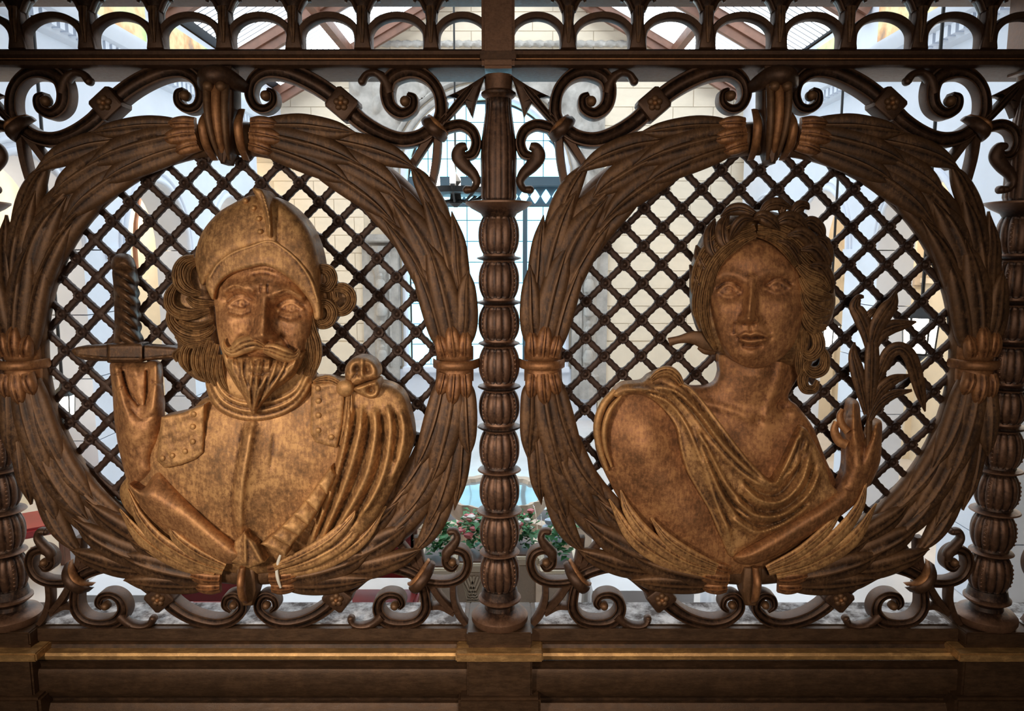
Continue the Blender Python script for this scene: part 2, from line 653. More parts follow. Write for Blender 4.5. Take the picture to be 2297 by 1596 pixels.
ped_lab = ("square moulded pedestal under the left fluted column", "square moulded pedestal under the middle fluted column",
           "square moulded pedestal under the right fluted column")
for k in range(3):
    t = thing("column_pedestal", ped_lab[k], "pedestal", (COLX[k], 0, Z_SILL), "pedestals under the columns")
    f = .028
    zz = lambda py, y: zs(py, y) - Z_SILL
    Wd = .0756
    box("die_block", -Wd, Wd, -.030 - f, .10, zz(1450, -.058), .0025, MAT_SILL, t, .003)
    box("neck", -Wd + .004, Wd - .004, -.022 - f, .10, zz(1468, -.05), zz(1450, -.058), MAT_SILL, t)
    o = box("rubbed_bead", -.100, .100, -.050 - f, .06, zz(1487, -.078), zz(1468, -.078), MAT_GOLD, t, .003)
    o["label"] = "thin raised bead rubbed to bright gold"
    box("shaft_panel", -Wd, Wd, -.032 - f, .08, zz(1565, -.06), zz(1487, -.078) + .001, MAT_SILL, t, .004)
    box("foot_moulding", -Wd - .02, Wd + .02, -.046 - f, .08, zz(1700, -.07), zz(1567, -.07), MAT_SILL, t, .006)

# the two rails (upper one is just cut by the photo's top edge)
t = thing("top_rail", "long dark bronze rail between the scrollwork and the small arches", "rail", (0, 0, Z_R0))
rp = [(.10, 0), (-.034, 0), (-.042, .004), (-.042, .012), (-.034, .015), (-.038, .018), (-.046, .024), (-.046, .031), (-.040, .036), (.10, .036)]
extrude_x("rail_moulding", rp, XE[0], XE[1], MAT_FRAME, t)
extrude_x("rail_fillet", [(-.040, .0158), (-.0405, .0175), (-.03, .0175), (-.03, .0158)], XE[0], XE[1], MAT_HUSK, t)
t = thing("handrail", "dark bronze handrail above the row of small arches at the photo's top edge", "rail", (0, 0, .551))
extrude_x("rail_moulding", [(.10, 0), (-.03, 0), (-.045, .008), (-.045, .05), (.10, .05)], XE[0], XE[1], MAT_FRAME, t)

# ------------------------------------------------------------------ columns
def zpx(py, Y=-.045):
    return at(1115, py, Y)[1]


def flute_bead(z, a):
    # broad gadroons with narrow grooves, pearls between every second pair
    c = math.cos(a * 14)
    return 1.0 - .075 * max(0.0, -c) ** 2.5 + .012 * c


def flute_shaft(z, a):
    return 1.0 - .05 * max(0.0, -math.cos(a * 16)) ** 2


BEADS = [(484, 571), (588, 672), (690, 766), (784, 864), (884, 956), (976, 1056), (1074, 1150), (1168, 1244), (1261, 1337)]
DISCS = [(571, 588, 50), (672, 690, 50), (766, 784, 47), (864, 884, 49), (956, 976, 50), (1056, 1074, 50), (1150, 1168, 53), (1244, 1261, 47)]

col_root = thing("fluted_column", "middle beaded bronze column between the soldier and the woman", "column", (COLX[1], -.004, Z_SILL + .0025), "beaded columns of the screen")
z0 = Z_SILL + .0025


def zc(py):
    return zpx(py) - z0


mm = .001
# base
lathe("base", [(.045, -.001), (.062, .002), (.0665, .010), (.0665, .020), (.060, .028), (.050, .032), (.036, .037), (.034, .046), (.037, .052)],
      MAT_COL, 48, parent=col_root)
lathe("base_ring", [(.030, .050), (.042, .053), (.050, .059), (.050, .063), (.044, .068), (.040, zc(1337) + .002)], MAT_COL, 48, parent=col_root)
pearl = bpy.data.meshes.new("pearl")
import bmesh
bm = bmesh.new(); bmesh.ops.create_icosphere(bm, subdivisions=2, radius=.0032); bm.to_mesh(pearl); bm.free()
pearl.polygons.foreach_set("use_smooth", [True] * len(pearl.polygons)); pearl.materials.append(MAT_COL)
for i, (ya, yb) in enumerate(BEADS):
    za, zb = zc(yb), zc(ya)
    R = .0465 - .001 * (i < 2)
    pr = []
    for q in range(11):
        u = q / 10
        pr.append((R * (.76 + .24 * (1 - abs(2 * u - 1) ** 2.4)), za + (zb - za) * u))
    be = lathe("fluted_bead", pr, MAT_COL, 84, flute_bead, col_root, sharp=0)
    for sgn in (-1, 1):
        for dv in (0,):
            for q in range(6):
                u = .2 + .12 * q
                a = sgn * math.radians(51.4)
                r = R * (.76 + .24 * (1 - abs(2 * u - 1) ** 2.4)) * .985
                pe = obj("pearl", pearl, be, (r * math.sin(a), -r * math.cos(a), za + (zb - za) * u))
for ya, yb, r in DISCS:
    za, zb = zc(yb), zc(ya)
    R = r * mm
    h = zb - za
    lathe("disc", [(.034, za - .002), (.036, za + .15 * h), (R - .006, za + .28 * h), (R, za + .45 * h), (R - .002, za + .6 * h), (.036, za + .8 * h), (.035, zb + .002)],
          MAT_COL, 48, parent=col_root)
# capital dish and fluted upper shaft
zcap0, zcap1 = zc(486), zc(449)
lathe("dish", [(.034, zcap0 - .002), (.040, zcap0 + .008), (.060, zcap1 - .016), (.073, zcap1 - .006), (.073, zcap1 - .002), (.060, zcap1), (.03, zcap1 + .001)], MAT_COL, 56, parent=col_root)
lathe("fluted_shaft", [(.036, zcap1), (.039, zc(440)), (.0385, zc(400)), (.0395, zc(350)), (.0375, zc(310)), (.032, zc(268)), (.0285, zc(240)), (.0280, zc(214))],
      MAT_COL, 96, flute_shaft, col_root, sharp=0)
lathe("neck_ring", [(.028, zc(214)), (.034, zc(210)), (.0375, zc(205)), (.0375, zc(200)), (.030, zc(194)), (.030, zc(160))], MAT_COL, 40, parent=col_root)
box("post", -.0345, .0345, -.046, .05, Z_R0 - z0 - .004, .60 - z0, MAT_COL, col_root, .006)
box("post_fillet", -.0375, .0375, -.05, .05, Z_R0 - z0 + .012, Z_R1 - z0 - .006, MAT_FRAME, col_root, .002)
for k, lab in ((0, "left beaded bronze column cut by the photo's left edge"), (2, "right beaded bronze column beside the photo's right edge")):
    c = copy_tree(col_root)
    c.location = (COLX[k], -.004, Z_SILL + .0025)
    c["label"] = lab

# ------------------------------------------------------------------ arcade of small arches over the rail
pier_px = [-103, 50, 204, 357, 510, 664, 817, 969, 1274, 1428, 1582, 1741, 1895, 2053, 2207, 2360]
open_px = [(-84, 30), (70, 184), (223, 337), (376, 490), (530, 647), (685, 797), (837, 950), (988, 1090),
           (1153, 1255), (1293, 1408), (1448, 1562), (1602, 1720), (1761, 1875), (1916, 2032), (2074, 2187), (2228, 2340)]
arc_L = thing("small_arcade", "row of small bronze arches above the soldier's panel", "arcade", (AX_L, 0, Z_R1), "arcades on the rail")
arc_R = thing("small_arcade", "row of small bronze arches above the woman's panel", "arcade", (AX_R, 0, Z_R1), "arcades on the rail")
ZA = Z_R1
vase_prof = [(.012, -.01), (.013, .004), (.015, .012), (.022, .026), (.031, .038), (.034, .042), (.034, .047), (.022, .049), (.015, .052), (.014, .056), (.020, .060), (.021, .075)]
vase_me = lathe("vase", vase_prof, MAT_FRAME, 24, link=False)


def zA(py):
    return at(1115, py, -.02)[1]


h_arch = zA(38) - ZA
for (a, b) in open_px:
    xa, xb = at(a, 85, -.02)[0], at(b, 85, -.02)[0]
    root = arc_L if xb < 0 else arc_R
    ox = root.location.x
    xm, hw = (xa + xb) / 2 - ox, (xb - xa) / 2
    # arch bar: up the jamb, over the crown, down again
    th = .0075
    pts = []
    for q in range(0, 13):
        an = math.pi * q / 12
        pts.append(((xm + (hw + th) * math.cos(an)) * 1000, (h_arch - .045 + (.037 + th) * math.sin(an)) * 1000, 26))
    pts = [((xm + hw + th) * 1000, 0, 26)] + pts + [((xm - hw - th) * 1000, 0, 26)]
    me = ribbon("arch_bar", pts, th * 1000, 13, FLAT, M_loc, MAT_FRAME, 3, link=False)
    obj("arch_bar", me, root)
drop_me = None
for px in pier_px:
    x = at(px, 85, -.02)[0]
    root = arc_L if x < 0 else arc_R
    xl = x - root.location.x
    w = .0135 if px not in (969, 1274) else .012
    o = plate("pier", [(xl * 1000 + sx * ww, zz_) for sx, ww, zz_ in
                       ((1, w * 1000 + 5, 0), (1, w * 1000 + 1, 30), (1, w * 1000 - 2, 55), (1, 12, 72), (1, 11, 80),
                        (-1, 11, 80), (-1, 12, 72), (-1, w * 1000 - 2, 55), (-1, w * 1000 + 1, 30), (-1, w * 1000 + 5, 0))],
              10, 44, M_loc, MAT_FRAME, root, 5)
    obj("vase", vase_me, root, (xl, -.018, .070))
    ribbon("pendant_leaf", [(xl * 1000, 84, 46), (xl * 1000, 50, 48), (xl * 1000, 12, 45)], [9, 7, 3], [6, 6, 3], LEAF, M_loc, MAT_LEAFM, 5, root)
    for s in (-1, 1):
        ribbon("side_curl", [(xl * 1000 + s * 11, 78, 30), (xl * 1000 + s * 21, 98, 30), (xl * 1000 + s * 31, 104, 30), (xl * 1000 + s * 35, 96, 30)],
               [5, 5, 4, 3], [10, 10, 8, 6], ROUND, M_loc, MAT_FRAME, 4, root)

# ------------------------------------------------------------------ wreaths
CZ = -245.0


def Rin(p):
    return 442 * 458 / math.hypot(458 * math.cos(p), 442 * math.sin(p))


def Rout(p):
    e = 527 * 540 / math.hypot(540 * math.cos(p), 527 * math.sin(p))
    return e + 38 * math.sin(2 * p) ** 4


def ring_pos(deg, s):
    p = math.radians(deg)
    r = Rin(p) + (Rout(p) - Rin(p)) * s
    return r * math.cos(p), CZ + r * math.sin(p)


def make_wreath(root):
    # core of the bundle
    n = 160
    prof = [(0.0, -12), (-.02, 10), (.10, 26), (.30, 33), (.55, 34), (.70, 29), (.80, 18), (.86, 4), (.86, -12)]
    m = len(prof)
    V = []; faces = []
    for i in range(n):
        dg = 360 * i / n
        p = math.radians(dg)
        bulge = (Rout(p) - Rin(p))
        for s, h in prof:
            r = Rin(p) + min(bulge, 130) * s
            V.append((r * math.cos(p), CZ + r * math.sin(p), h))
    for i in range(n):
        a, b = i * m, ((i + 1) % n) * m
        for j in range(m):
            faces.append((a + j, a + (j + 1) % m, b + (j + 1) % m, b + j))
    A = np.asarray(V)
    obj("core_ring", mesh_np("core_ring", M_loc(A[:, 0], A[:, 1], A[:, 2]), faces, MAT_LEAFM, 50), root)
    side = [  # (angle, s) start, mid, end, half-width, height
        (26, .18, 40, .14, 55, .05, 27, 24), (26, .48, 41, .52, 57, .50, 31, 26), (25, .78, 38, .97, 49, 1.12, 25, 24),
        (14, .22, 28, .16, 43, .09, 27, 31), (15, .44, 30, .46, 46, .44, 31, 34), (15, .68, 28, .80, 42, .92, 30, 33), (13, .84, 23, 1.0, 34, 1.22, 22, 29),
        (4, .20, 17, .15, 31, .12, 25, 38), (4, .48, 18, .50, 33, .54, 31, 42), (4, .74, 13, .93, 23, 1.20, 24, 38)]
    top = [
        (68, .20, 55, .17, 41, .20, 27, 34), (68, .50, 56, .56, 43, .62, 31, 37), (67, .78, 57, .95, 46, 1.13, 25, 34),
        (81, .22, 68, .18, 55, .19, 25, 42), (81, .52, 69, .56, 56, .60, 30, 46), (80, .78, 70, .95, 60, 1.14, 23, 42)]
    for M in (M_loc, M_mir):
        for up in (1, -1):
            for a0, s0, a1, s1, a2, s2, w, h in side + top:
                j = lambda v: v + rnd.uniform(-1.2, 1.2)
                pts = []
                lift = rnd.uniform(-2, 3)
                for a, s, dh in ((j(a0), s0, -4), ((a0 * .6 + a1 * .4), s0 * .6 + s1 * .4, 2), (j(a1), s1, 6 + lift), ((a1 * .45 + a2 * .55), s1 * .45 + s2 * .55, 6 + lift), (j(a2), s2, 2 + lift)):
                    x, z = ring_pos(a, s)
                    pts.append((x, CZ + (z - CZ) * up, h + dh))
                ww = w * rnd.uniform(.95, 1.12)
                ribbon("leaf", pts, [ww * .55, ww * .92, ww * 1.0, ww * .74, 1.0], [10, 13, 14, 12, 5], LEAF, M, MAT_LEAFM, 7, root, 60)
    # husks: three-lobed sheaths on both sides of each binding
    def husk(ang, direction, M, up):
        for ds, ln, w, dh in ((-.26, 6.4, 15, 0), (.26, 6.4, 15, 0), (0.0, 8.6, 17, 4)):
            pts = []
            for q, (f, hh) in enumerate(((0, 46), (.35, 52), (.75, 50), (1.0, 44))):
                x, z = ring_pos(ang + direction * ln * f, .5 + ds * (1 + .35 * f))
                pts.append((x, CZ + (z - CZ) * up, hh + dh))
            ribbon("husk_lobe", pts, [w * .85, w, w * .8, 3], [10, 12, 11, 5], LEAF, M, MAT_HUSK, 5, root, 60)
    for M in (M_loc, M_mir):
        husk(2.2, 1, M, 1); husk(2.2, 1, M, -1)
        husk(83.5, -1, M, 1); husk(83.5, -1, M, -1)
        # ring band at the side
        pts = [ring_pos(0, s) + (hh,) for s, hh in ((-.10, 8), (.04, 40), (.25, 56), (.5, 61), (.75, 56), (.98, 38), (1.12, 6))]
        ribbon("binding_band", pts, 10.5, 9, ROUND, M, MAT_HUSK, 5, root)
        for dz in (-24, 24):
            pts = [(x, z + dz, h - 9) for x, z, h in pts_ring()]
            ribbon("sheath_collar", pts, 16, 7, ROUND, M, MAT_HUSK, 4, root)
        # twin collars left and right of the top clasp, and at the bottom
        for up, zz in ((1, 1),):
            pts = [(34 + k_, CZ + (z - CZ) * up, h) for k_, z, h in ((0, 200, 12), (2, 222, 46), (3, 250, 60), (3, 275, 58), (0, 304, 26))]
            ribbon("binding_band", pts, [7, 9, 9.5, 9, 7], 9, ROUND, M, MAT_HUSK, 5, root)


def pts_ring():
    return [ring_pos(0, s) + (hh,) for s, hh in ((.02, 30), (.25, 52), (.5, 57), (.75, 52), (.97, 28))]


def make_top_clasp(root):
    # fluted tongue hanging over the wreath top, with a rolled head
    for x, w in ((-19, 8), (0, 10), (19, 8)):
        ribbon("tongue_flute", [(x * 1.05, 362, 62), (x * 1.0, 330, 76), (x * .9, 280, 80), (x * .72, 235, 68), (x * .45, 196, 44)], [w, w, w, w * .8, w * .5], 10, ROUND, M_loc, MAT_HUSK if x == 0 else MAT_LEAFM, 6, root)
    plate("tongue_back", [(-30, 372), (30, 372), (27, 300), (20, 230), (6, 188), (-6, 188), (-20, 230), (-27, 300)], 10, 62, M_loc, MAT_FRAME, root, 8)
    ribbon("rolled_head", [(-50, 346, 30), (-36, 352, 56), (-14, 362, 78), (14, 362, 78), (36, 352, 56), (50, 346, 30)], [10, 17, 20, 20, 17, 10], [12, 18, 20, 20, 18, 12], ROUND, M_loc, MAT_FRAME, 5, root)
    for sx in (-1, 1):
        button("head_scroll", sx * 13, 340, 84, 11, 10, M_loc, MAT_LEAFM, root)
    plate("head_stem", [(-16, 360), (16, 360), (22, 393), (-22, 393)], -6, 40, M_loc, MAT_FRAME, root, 4)
    # bottom: slender drop and two small eyed clasps
    ribbon("drop", [(0, -706, 60), (0, -735, 76), (0, -775, 70), (0, -800, 44)], [7, 8.5, 8, 4], [9, 12, 11, 5], ROUND, M_loc, MAT_HUSK, 6, root)
    plate("drop_bed", [(-22, -712), (22, -712), (24, -770), (12, -808), (-12, -808), (-24, -770)], 0, 48, M_loc, MAT_LEAFM, root, 8)


wreath_L = thing("leaf_wreath", "oval bronze leaf wreath framing the bearded soldier", "wreath", (AX_L, 0, 0), "oval leaf wreaths")
make_wreath(wreath_L)
make_top_clasp(wreath_L)
wreath_R = copy_tree(wreath_L)
wreath_R.location.x = AX_R
wreath_R["label"] = "oval bronze leaf wreath framing the laurel-crowned woman"

# ------------------------------------------------------------------ corner scrollwork (traced once, mirrored and repeated)
def L3(pts, h=16):
    return [loc2(p[0], p[1]) + ((p[2] if len(p) > 2 else h),) for p in pts]


def scroll(root, M, name, pts, w, t=17, h=14, prof=MOULD, mat=None, n=8):
    return ribbon(name, L3(pts, h), w, t, prof, M, mat or MAT_FRAME, n, root, 45)


def boss(root, M, px, py, r, h=30, t=9, mat=None, name="volute_eye"):
    x, z = loc2(px, py)
    return button(name, x, z, h, r, t, M, mat or MAT_LEAFM, root)


def rosette_box(root, M, px, py, ang, sx, sz):
    """square block with a five-petalled flower"""
    x, z = loc2(px, py)
    c, s = math.cos(ang), math.sin(ang)
    pl = [(x + u * c - v * s, z + u * s + v * c) for u, v in
          ((-sx, -sz * .8), (-sx * .8, -sz), (sx * .8, -sz), (sx, -sz * .8), (sx, sz * .8), (sx * .8, sz), (-sx * .8, sz), (-sx, sz * .8))]
    blk = plate("flower_block", pl, -4, 42, M, MAT_FRAME, root, 6)
    for k in range(5):
        a = 2 * math.pi * k / 5 + .3
        button("petal", x + 9.5 * math.cos(a), z + 9.5 * math.sin(a), 42, 7.5, 7, M, MAT_LEAFM, blk, 10)
    button("flower_heart", x, z, 44, 5.5, 8, M, MAT_HUSK, blk, 10)


def upper_corner(root, M):
    # main S from the knot over the flower block to the volute by the clasp
    scroll(root, M, "main_scroll", [(978, 288), (945, 310), (905, 317), (862, 305), (815, 277), (775, 240), (735, 208), (690, 182), (645, 166), (604, 166), (576, 186), (569, 217), (581, 243), (603, 249), (621, 236), (621, 214), (607, 205)],
           [16, 16, 17, 18, 19, 20, 20, 20, 19, 16, 13, 12, 11, 10, 9, 7, 4], 17)
    boss(root, M, 604, 220, 11, 26, 12)
    rosette_box(root, M, 775, 240, math.radians(-40), 29, 27)
    # C scroll rising to the rail and curling down
    scroll(root, M, "rising_scroll", [(982, 288), (992, 255), (987, 215), (968, 185), (940, 168), (908, 166), (880, 182), (872, 212), (880, 243), (904, 259), (928, 248), (931, 225), (917, 216)],
           [15, 14, 13, 13, 15, 18, 17, 16, 15, 13, 11, 9, 5], 17)
    boss(root, M, 912, 232, 11, 26, 11)
    scroll(root, M, "leaf_flick", [(878, 215, 18), (868, 186, 18), (848, 170, 18), (828, 172, 18), (817, 186, 18)], [12, 12, 9, 8, 9], 14, prof=ROUND)
    boss(root, M, 816, 187, 9, 20, 9, MAT_FRAME, "flick_ball")
    # spear leaf
    for sgn, e in ((1, (1005, 222)), (-1, (1060, 266))):
        pass
    plate("spear_head", [loc2(*p) for p in ((1088, 174), (1078, 205), (1068, 236), (1061, 268), (1052, 250), (1042, 232), (1024, 222), (1003, 221), (1025, 211), (1050, 198))], 2, 26, M, MAT_FRAME, root, 6)
    scroll(root, M, "spear_stem", [(990, 282), (1012, 258), (1042, 222), (1060, 200)], [8, 8, 9, 5], 11, 20)
    scroll(root, M, "spear_stem", [(1000, 232), (996, 255), (990, 280)], [7, 8, 9], 11, 12)
    # hooked scroll leaning on the column
    scroll(root, M, "hook_scroll", [(988, 296), (1012, 287), (1037, 284), (1060, 297), (1069, 322), (1062, 346), (1046, 352), (1036, 343)], [12, 12, 12, 12, 11, 11, 9, 5], 15)
    scroll(root, M, "hook_tail", [(1048, 330, 16), (1034, 336, 18), (1031, 354, 18), (1044, 374, 18), (1062, 392, 18), (1070, 410, 18), (1062, 425, 16), (1050, 427, 14)], [8, 13, 17, 15, 12, 9, 8, 9], 13, prof=ROUND)
    boss(root, M, 1048, 427, 9, 16, 9, MAT_FRAME, "hook_ball")
    # struts to the wreath
    scroll(root, M, "strut", [(972, 300), (950, 335), (922, 378)], [10, 9, 9], 13, 10, FLAT)
    scroll(root, M, "strut", [(984, 300), (980, 360), (968, 428)], [9, 9, 8], 13, 10, FLAT)
    # knot
    scroll(root, M, "knot_band", [(951, 268, 14), (960, 277, 32), (972, 289, 42), (984, 301, 42), (995, 311, 30), (1001, 316, 12)], [7, 12, 14, 14, 12, 7], [8, 13, 14, 14, 13, 8], prof=ROUND)
    scroll(root, M, "knot_band", [(962, 262, 14), (972, 273, 34), (984, 285, 44), (996, 297, 36), (1005, 306, 14)], [4, 6, 7, 6, 4], [8, 12, 13, 12, 8], prof=ROUND, mat=MAT_HUSK)


def lower_corner(root, M):
    scroll(root, M, "main_scroll", [(948, 1288), (915, 1272), (872, 1262), (832, 1274), (797, 1300), (764, 1328), (735, 1356), (700, 1377), (655, 1388), (617, 1382), (591, 1362), (588, 1341), (602, 1327), (621, 1333), (626, 1350), (614, 1362)],
           [14, 15, 16, 17, 18, 18, 17, 16, 15, 14, 12, 11, 10, 9, 8, 4], 18)
    boss(root, M, 606, 1347, 9, 28, 10)
    rosette_box(root, M, 764, 1328, math.radians(52), 26, 29)
    # C scroll standing on the ledge
    scroll(root, M, "standing_scroll", [(948, 1300), (956, 1328), (957, 1358), (940, 1381), (908, 1389), (872, 1384), (853, 1362), (856, 1338), (874, 1325), (897, 1328), (906, 1344), (898, 1356)],
           [12, 12, 13, 13, 13, 15, 14, 12, 10, 9, 8, 4], 18)
    boss(root, M, 889, 1349, 10, 26, 12)
    scroll(root, M, "foot_curl", [(862, 1372, 20), (840, 1389, 20), (815, 1394, 20), (797, 1390, 18), (790, 1380, 16)], [13, 10, 8, 8, 9], 15, prof=ROUND)
    boss(root, M, 791, 1381, 9, 18, 9, MAT_FRAME, "curl_ball")
    # C scroll beside the column
    scroll(root, M, "side_scroll", [(955, 1296), (985, 1300), (1016, 1298), (1041, 1284), (1051, 1258), (1043, 1234), (1020, 1226), (1003, 1238), (1002, 1258), (1016, 1268), (1028, 1258)],
           [11, 11, 11, 11, 11, 11, 11, 10, 9, 8, 4], 15)
    boss(root, M, 1017, 1253, 9, 24, 11)
    scroll(root, M, "tip_curl", [(1004, 1250, 18), (1004, 1234, 20), (1018, 1216, 20), (1027, 1200, 20), (1022, 1186, 18), (1010, 1187, 16)], [8, 13, 12, 9, 8, 9], 13, prof=ROUND)
    boss(root, M, 1011, 1188, 8, 16, 9, MAT_FRAME, "tip_ball")
    # forked strut between scroll and ledge
    scroll(root, M, "strut", [(1017, 1306), (1019, 1340), (1030, 1372), (1046, 1394)], [8, 8, 9, 7], 12, 10, FLAT)
    scroll(root, M, "strut", [(968, 1306), (990, 1338), (1016, 1366)], [9, 9, 8], 12, 10, FLAT)
    scroll(root, M, "strut", [(960, 1358), (990, 1357), (1020, 1372)], [7, 7, 7], 12, 8, FLAT)
    scroll(root, M, "strut", [(948, 1284), (925, 1248), (900, 1216)], [10, 9, 9], 12, 10, FLAT)
    scroll(root, M, "strut", [(954, 1284), (943, 1246), (938, 1200)], [9, 9, 9], 12, 10, FLAT)
    scroll(root, M, "knot_band", [(973, 1258, 12), (965, 1268, 32), (954, 1282, 44), (941, 1298, 44), (930, 1311, 32), (924, 1318, 12)], [7, 12, 14, 14, 12, 7], [8, 13, 14, 14, 13, 8], prof=ROUND)
    scroll(root, M, "knot_band", [(963, 1252, 12), (954, 1264, 32), (941, 1280, 42), (928, 1296, 34), (918, 1306, 12)], [4, 6, 6, 6, 4], [8, 12, 13, 12, 8], prof=ROUND, mat=MAT_HUSK)


SIDE = {-1: "left", 1: "right"}
for who, axx in (("soldier", AX_L), ("woman", AX_R)):
    for s, M in ((-1, M_mir), (1, M_loc)):
        beside = {("soldier", -1): "next to the left column", ("soldier", 1): "next to the middle column",
                  ("woman", -1): "next to the middle column", ("woman", 1): "next to the right column"}[(who, s)]
        for nm, fn, lab in (("upper_scrollwork", upper_corner, "bronze scrollwork under the rail above the %s's wreath, %s"),
                            ("lower_scrollwork", lower_corner, "bronze scrollwork on the ledge below the %s's wreath, %s")):
            if who == "soldier":
                r = thing(nm, lab % (who, beside), "scrollwork", (axx, 0, 0), nm.replace("_", " ") + " corners")
                fn(r, M)
                globals()["_" + nm + str(s)] = r
            else:
                r = copy_tree(globals()["_" + nm + str(s)])
                r.location.x = axx
                r["label"] = lab % (who, beside)
# the next bays, of which only slivers show at both edges
for nm, s, x, lab in (("upper_scrollwork", 1, AX_L - 1.163, "sliver of bronze scrollwork under the rail outside the left column"),
                      ("lower_scrollwork", -1, AX_R + 1.163, "sliver of bronze scrollwork on the ledge outside the right column"),
                      ("upper_scrollwork", -1, AX_R + 1.163, "sliver of bronze scrollwork under the rail outside the right column")):
    r = copy_tree(globals()["_" + nm + str(s)])
    r.location.x = x
    r["label"] = lab

# ------------------------------------------------------------------ lattices
ROS_ME = None


def rosette_mesh():
    V = []; faces = []
    seg = 16
    rings = [(13.5, -7), (13.5, 3), (11.0, 7), (7.0, 5.5), (5.0, 6.5), (3.4, 10)]
    for r, h in rings:
        for i in range(seg):
            a = 2 * math.pi * i / seg
            k = 1 + (.07 * math.cos(8 * a) if r > 10 else 0)
            V.append((r * k * math.cos(a), r * k * math.sin(a), h))
    V.append((0, 0, 11.5))
    for q in range(len(rings) - 1):
        for i in range(seg):
            j = (i + 1) % seg
            faces.append((q * seg + i, q * seg + j, (q + 1) * seg + j, (q + 1) * seg + i))
    for i in range(seg):
        faces.append(((len(rings) - 1) * seg + i, (len(rings) - 1) * seg + (i + 1) % seg, len(V) - 1))
    faces.append(tuple(range(seg - 1, -1, -1)))
    A = np.asarray(V)
    return mesh_np("rosette", M_loc(A[:, 0], A[:, 1], A[:, 2]), faces, MAT_LATT, 45)


def ell_clip(p, d, a, b, c):
    """parameter range of the line p + t d inside the ellipse"""
    A = (d[0] / a) ** 2 + (d[1] / b) ** 2
    B = 2 * (p[0] * d[0] / a ** 2 + (p[1] - c) * d[1] / b ** 2)
    Cc = (p[0] / a) ** 2 + ((p[1] - c) / b) ** 2 - 1
    D_ = B * B - 4 * A * Cc
    if D_ <= 0:
        return None
    return (-B - math.sqrt(D_)) / (2 * A), (-B + math.sqrt(D_)) / (2 * A)


def make_lattice(root, x0, z0_, dx, dz, hidden):
    me = rosette_mesh()
    a, b = 462, 478
    for dirn in (1, -1):
        for k in range(-30, 31):
            p = (x0 + 2 * dx * k, z0_)
            d = (dx, dz * dirn)
            r = ell_clip(p, d, a, b, CZ)
            if not r or r[1] - r[0] < .8:
                continue
            ln = (r[1] - r[0])
            nseg = max(4, int(ln * 8))
            pts = []; ww = []
            for q in range(nseg + 1):
                t = r[0] + ln * q / nseg
                fr = abs((t - round(t)))          # 0 at a crossing
                ww.append(7.0 + 5.0 * max(0, 1 - fr / .26) ** 2 + (.8 if q % 2 else -.5))
                pts.append((p[0] + d[0] * t, p[1] + d[1] * t, 0 + (1.2 if q % 2 else 0)))
            ribbon("bar", pts, ww, 6.5, FLAT, M_loc, MAT_LATT, 1, root, 55)
    for i in range(-14, 15):
        for j in range(-14, 15):
            if (i + j) % 2:
                continue
            x, z = x0 + dx * i, z0_ + dz * j
            if (x / 452) ** 2 + ((z - CZ) / 468) ** 2 > 1 or hidden(x, z):
                continue
            obj("rosette", me, root, (x * .001, -.0045, z * .001))


def hid_L(x, z):
    # behind the soldier's head, chest and arm
    return ((x + 15) / 95) ** 2 + ((z + 130) / 215) ** 2 < 1 or ((x + 5) / 300) ** 2 + ((z + 640) / 260) ** 2 < 1 or (-360 < x < -290 and z < -300) or (-345 < x < -315)


def hid_R(x, z):
    return ((x) / 120) ** 2 + ((z + 110) / 190) ** 2 < 1 or ((x + 50) / 310) ** 2 + ((z + 640) / 260) ** 2 < 1


lat_L = thing("diamond_lattice", "brown diamond lattice with small rosettes behind the bearded soldier", "lattice", (AX_L, .012, 0), "diamond lattices")
make_lattice(lat_L, -151.6, 112, 42.0, 41.3, hid_L)
lat_R = thing("diamond_lattice", "brown diamond lattice with small rosettes behind the laurel-crowned woman", "lattice", (AX_R, .012, 0), "diamond lattices")
make_lattice(lat_R, -91.0, 98.6, 42.0, 41.3, hid_R)

# ================================================================== the soldier (left medallion)
sol = thing("soldier_relief", "gilt bronze relief bust of a bearded helmeted soldier raising a sword hilt", "relief bust", (0, 0, 0))


def PX(name, pts, w, t, prof=LOCK, mat=None, n=7, parent=None, sharp=60):
    return ribbon(name, pts, w, t, prof, M_px, mat or MAT_HAIR, n, parent or sol, sharp)


# ---- torso: breastplate
R = Relief([(470, 890), (430, 918), (380, 940), (345, 962), (318, 1010), (292, 1060), (268, 1100), (285, 1150), (330, 1195), (400, 1240), (470, 1272), (560, 1290),
            (660, 1272), (745, 1240), (812, 1195), (858, 1135), (885, 1080), (912, 1030), (926, 985), (922, 930), (905, 885), (880, 862), (830, 852), (770, 848), (700, 846), (640, 880), (560, 905)], 3.2)
R.h = 22 + R.dome(60, 26) + R.blob(560, 1060, 220, 190, 44)
# placket ridge down the breastplate
R.h += R.crease([(553, 948), (545, 1010), (534, 1068), (528, 1130), (533, 1205)], 34, 15, side=-1)
R.h += R.stroke([(566, 950), (556, 1010), (546, 1070), (540, 1130), (540, 1200)], 8, 8)
R.h += R.stroke([(614, 965), (612, 1005), (606, 1060)], [3, 5, 3], -3.0, taper=.2)
R.h += R.noise(.35, 80, 1) + R.noise(.2, 26, 2)
# shade the lower edge where the arm lies
torso = R.build("breastplate", MAT_BUST, sol)

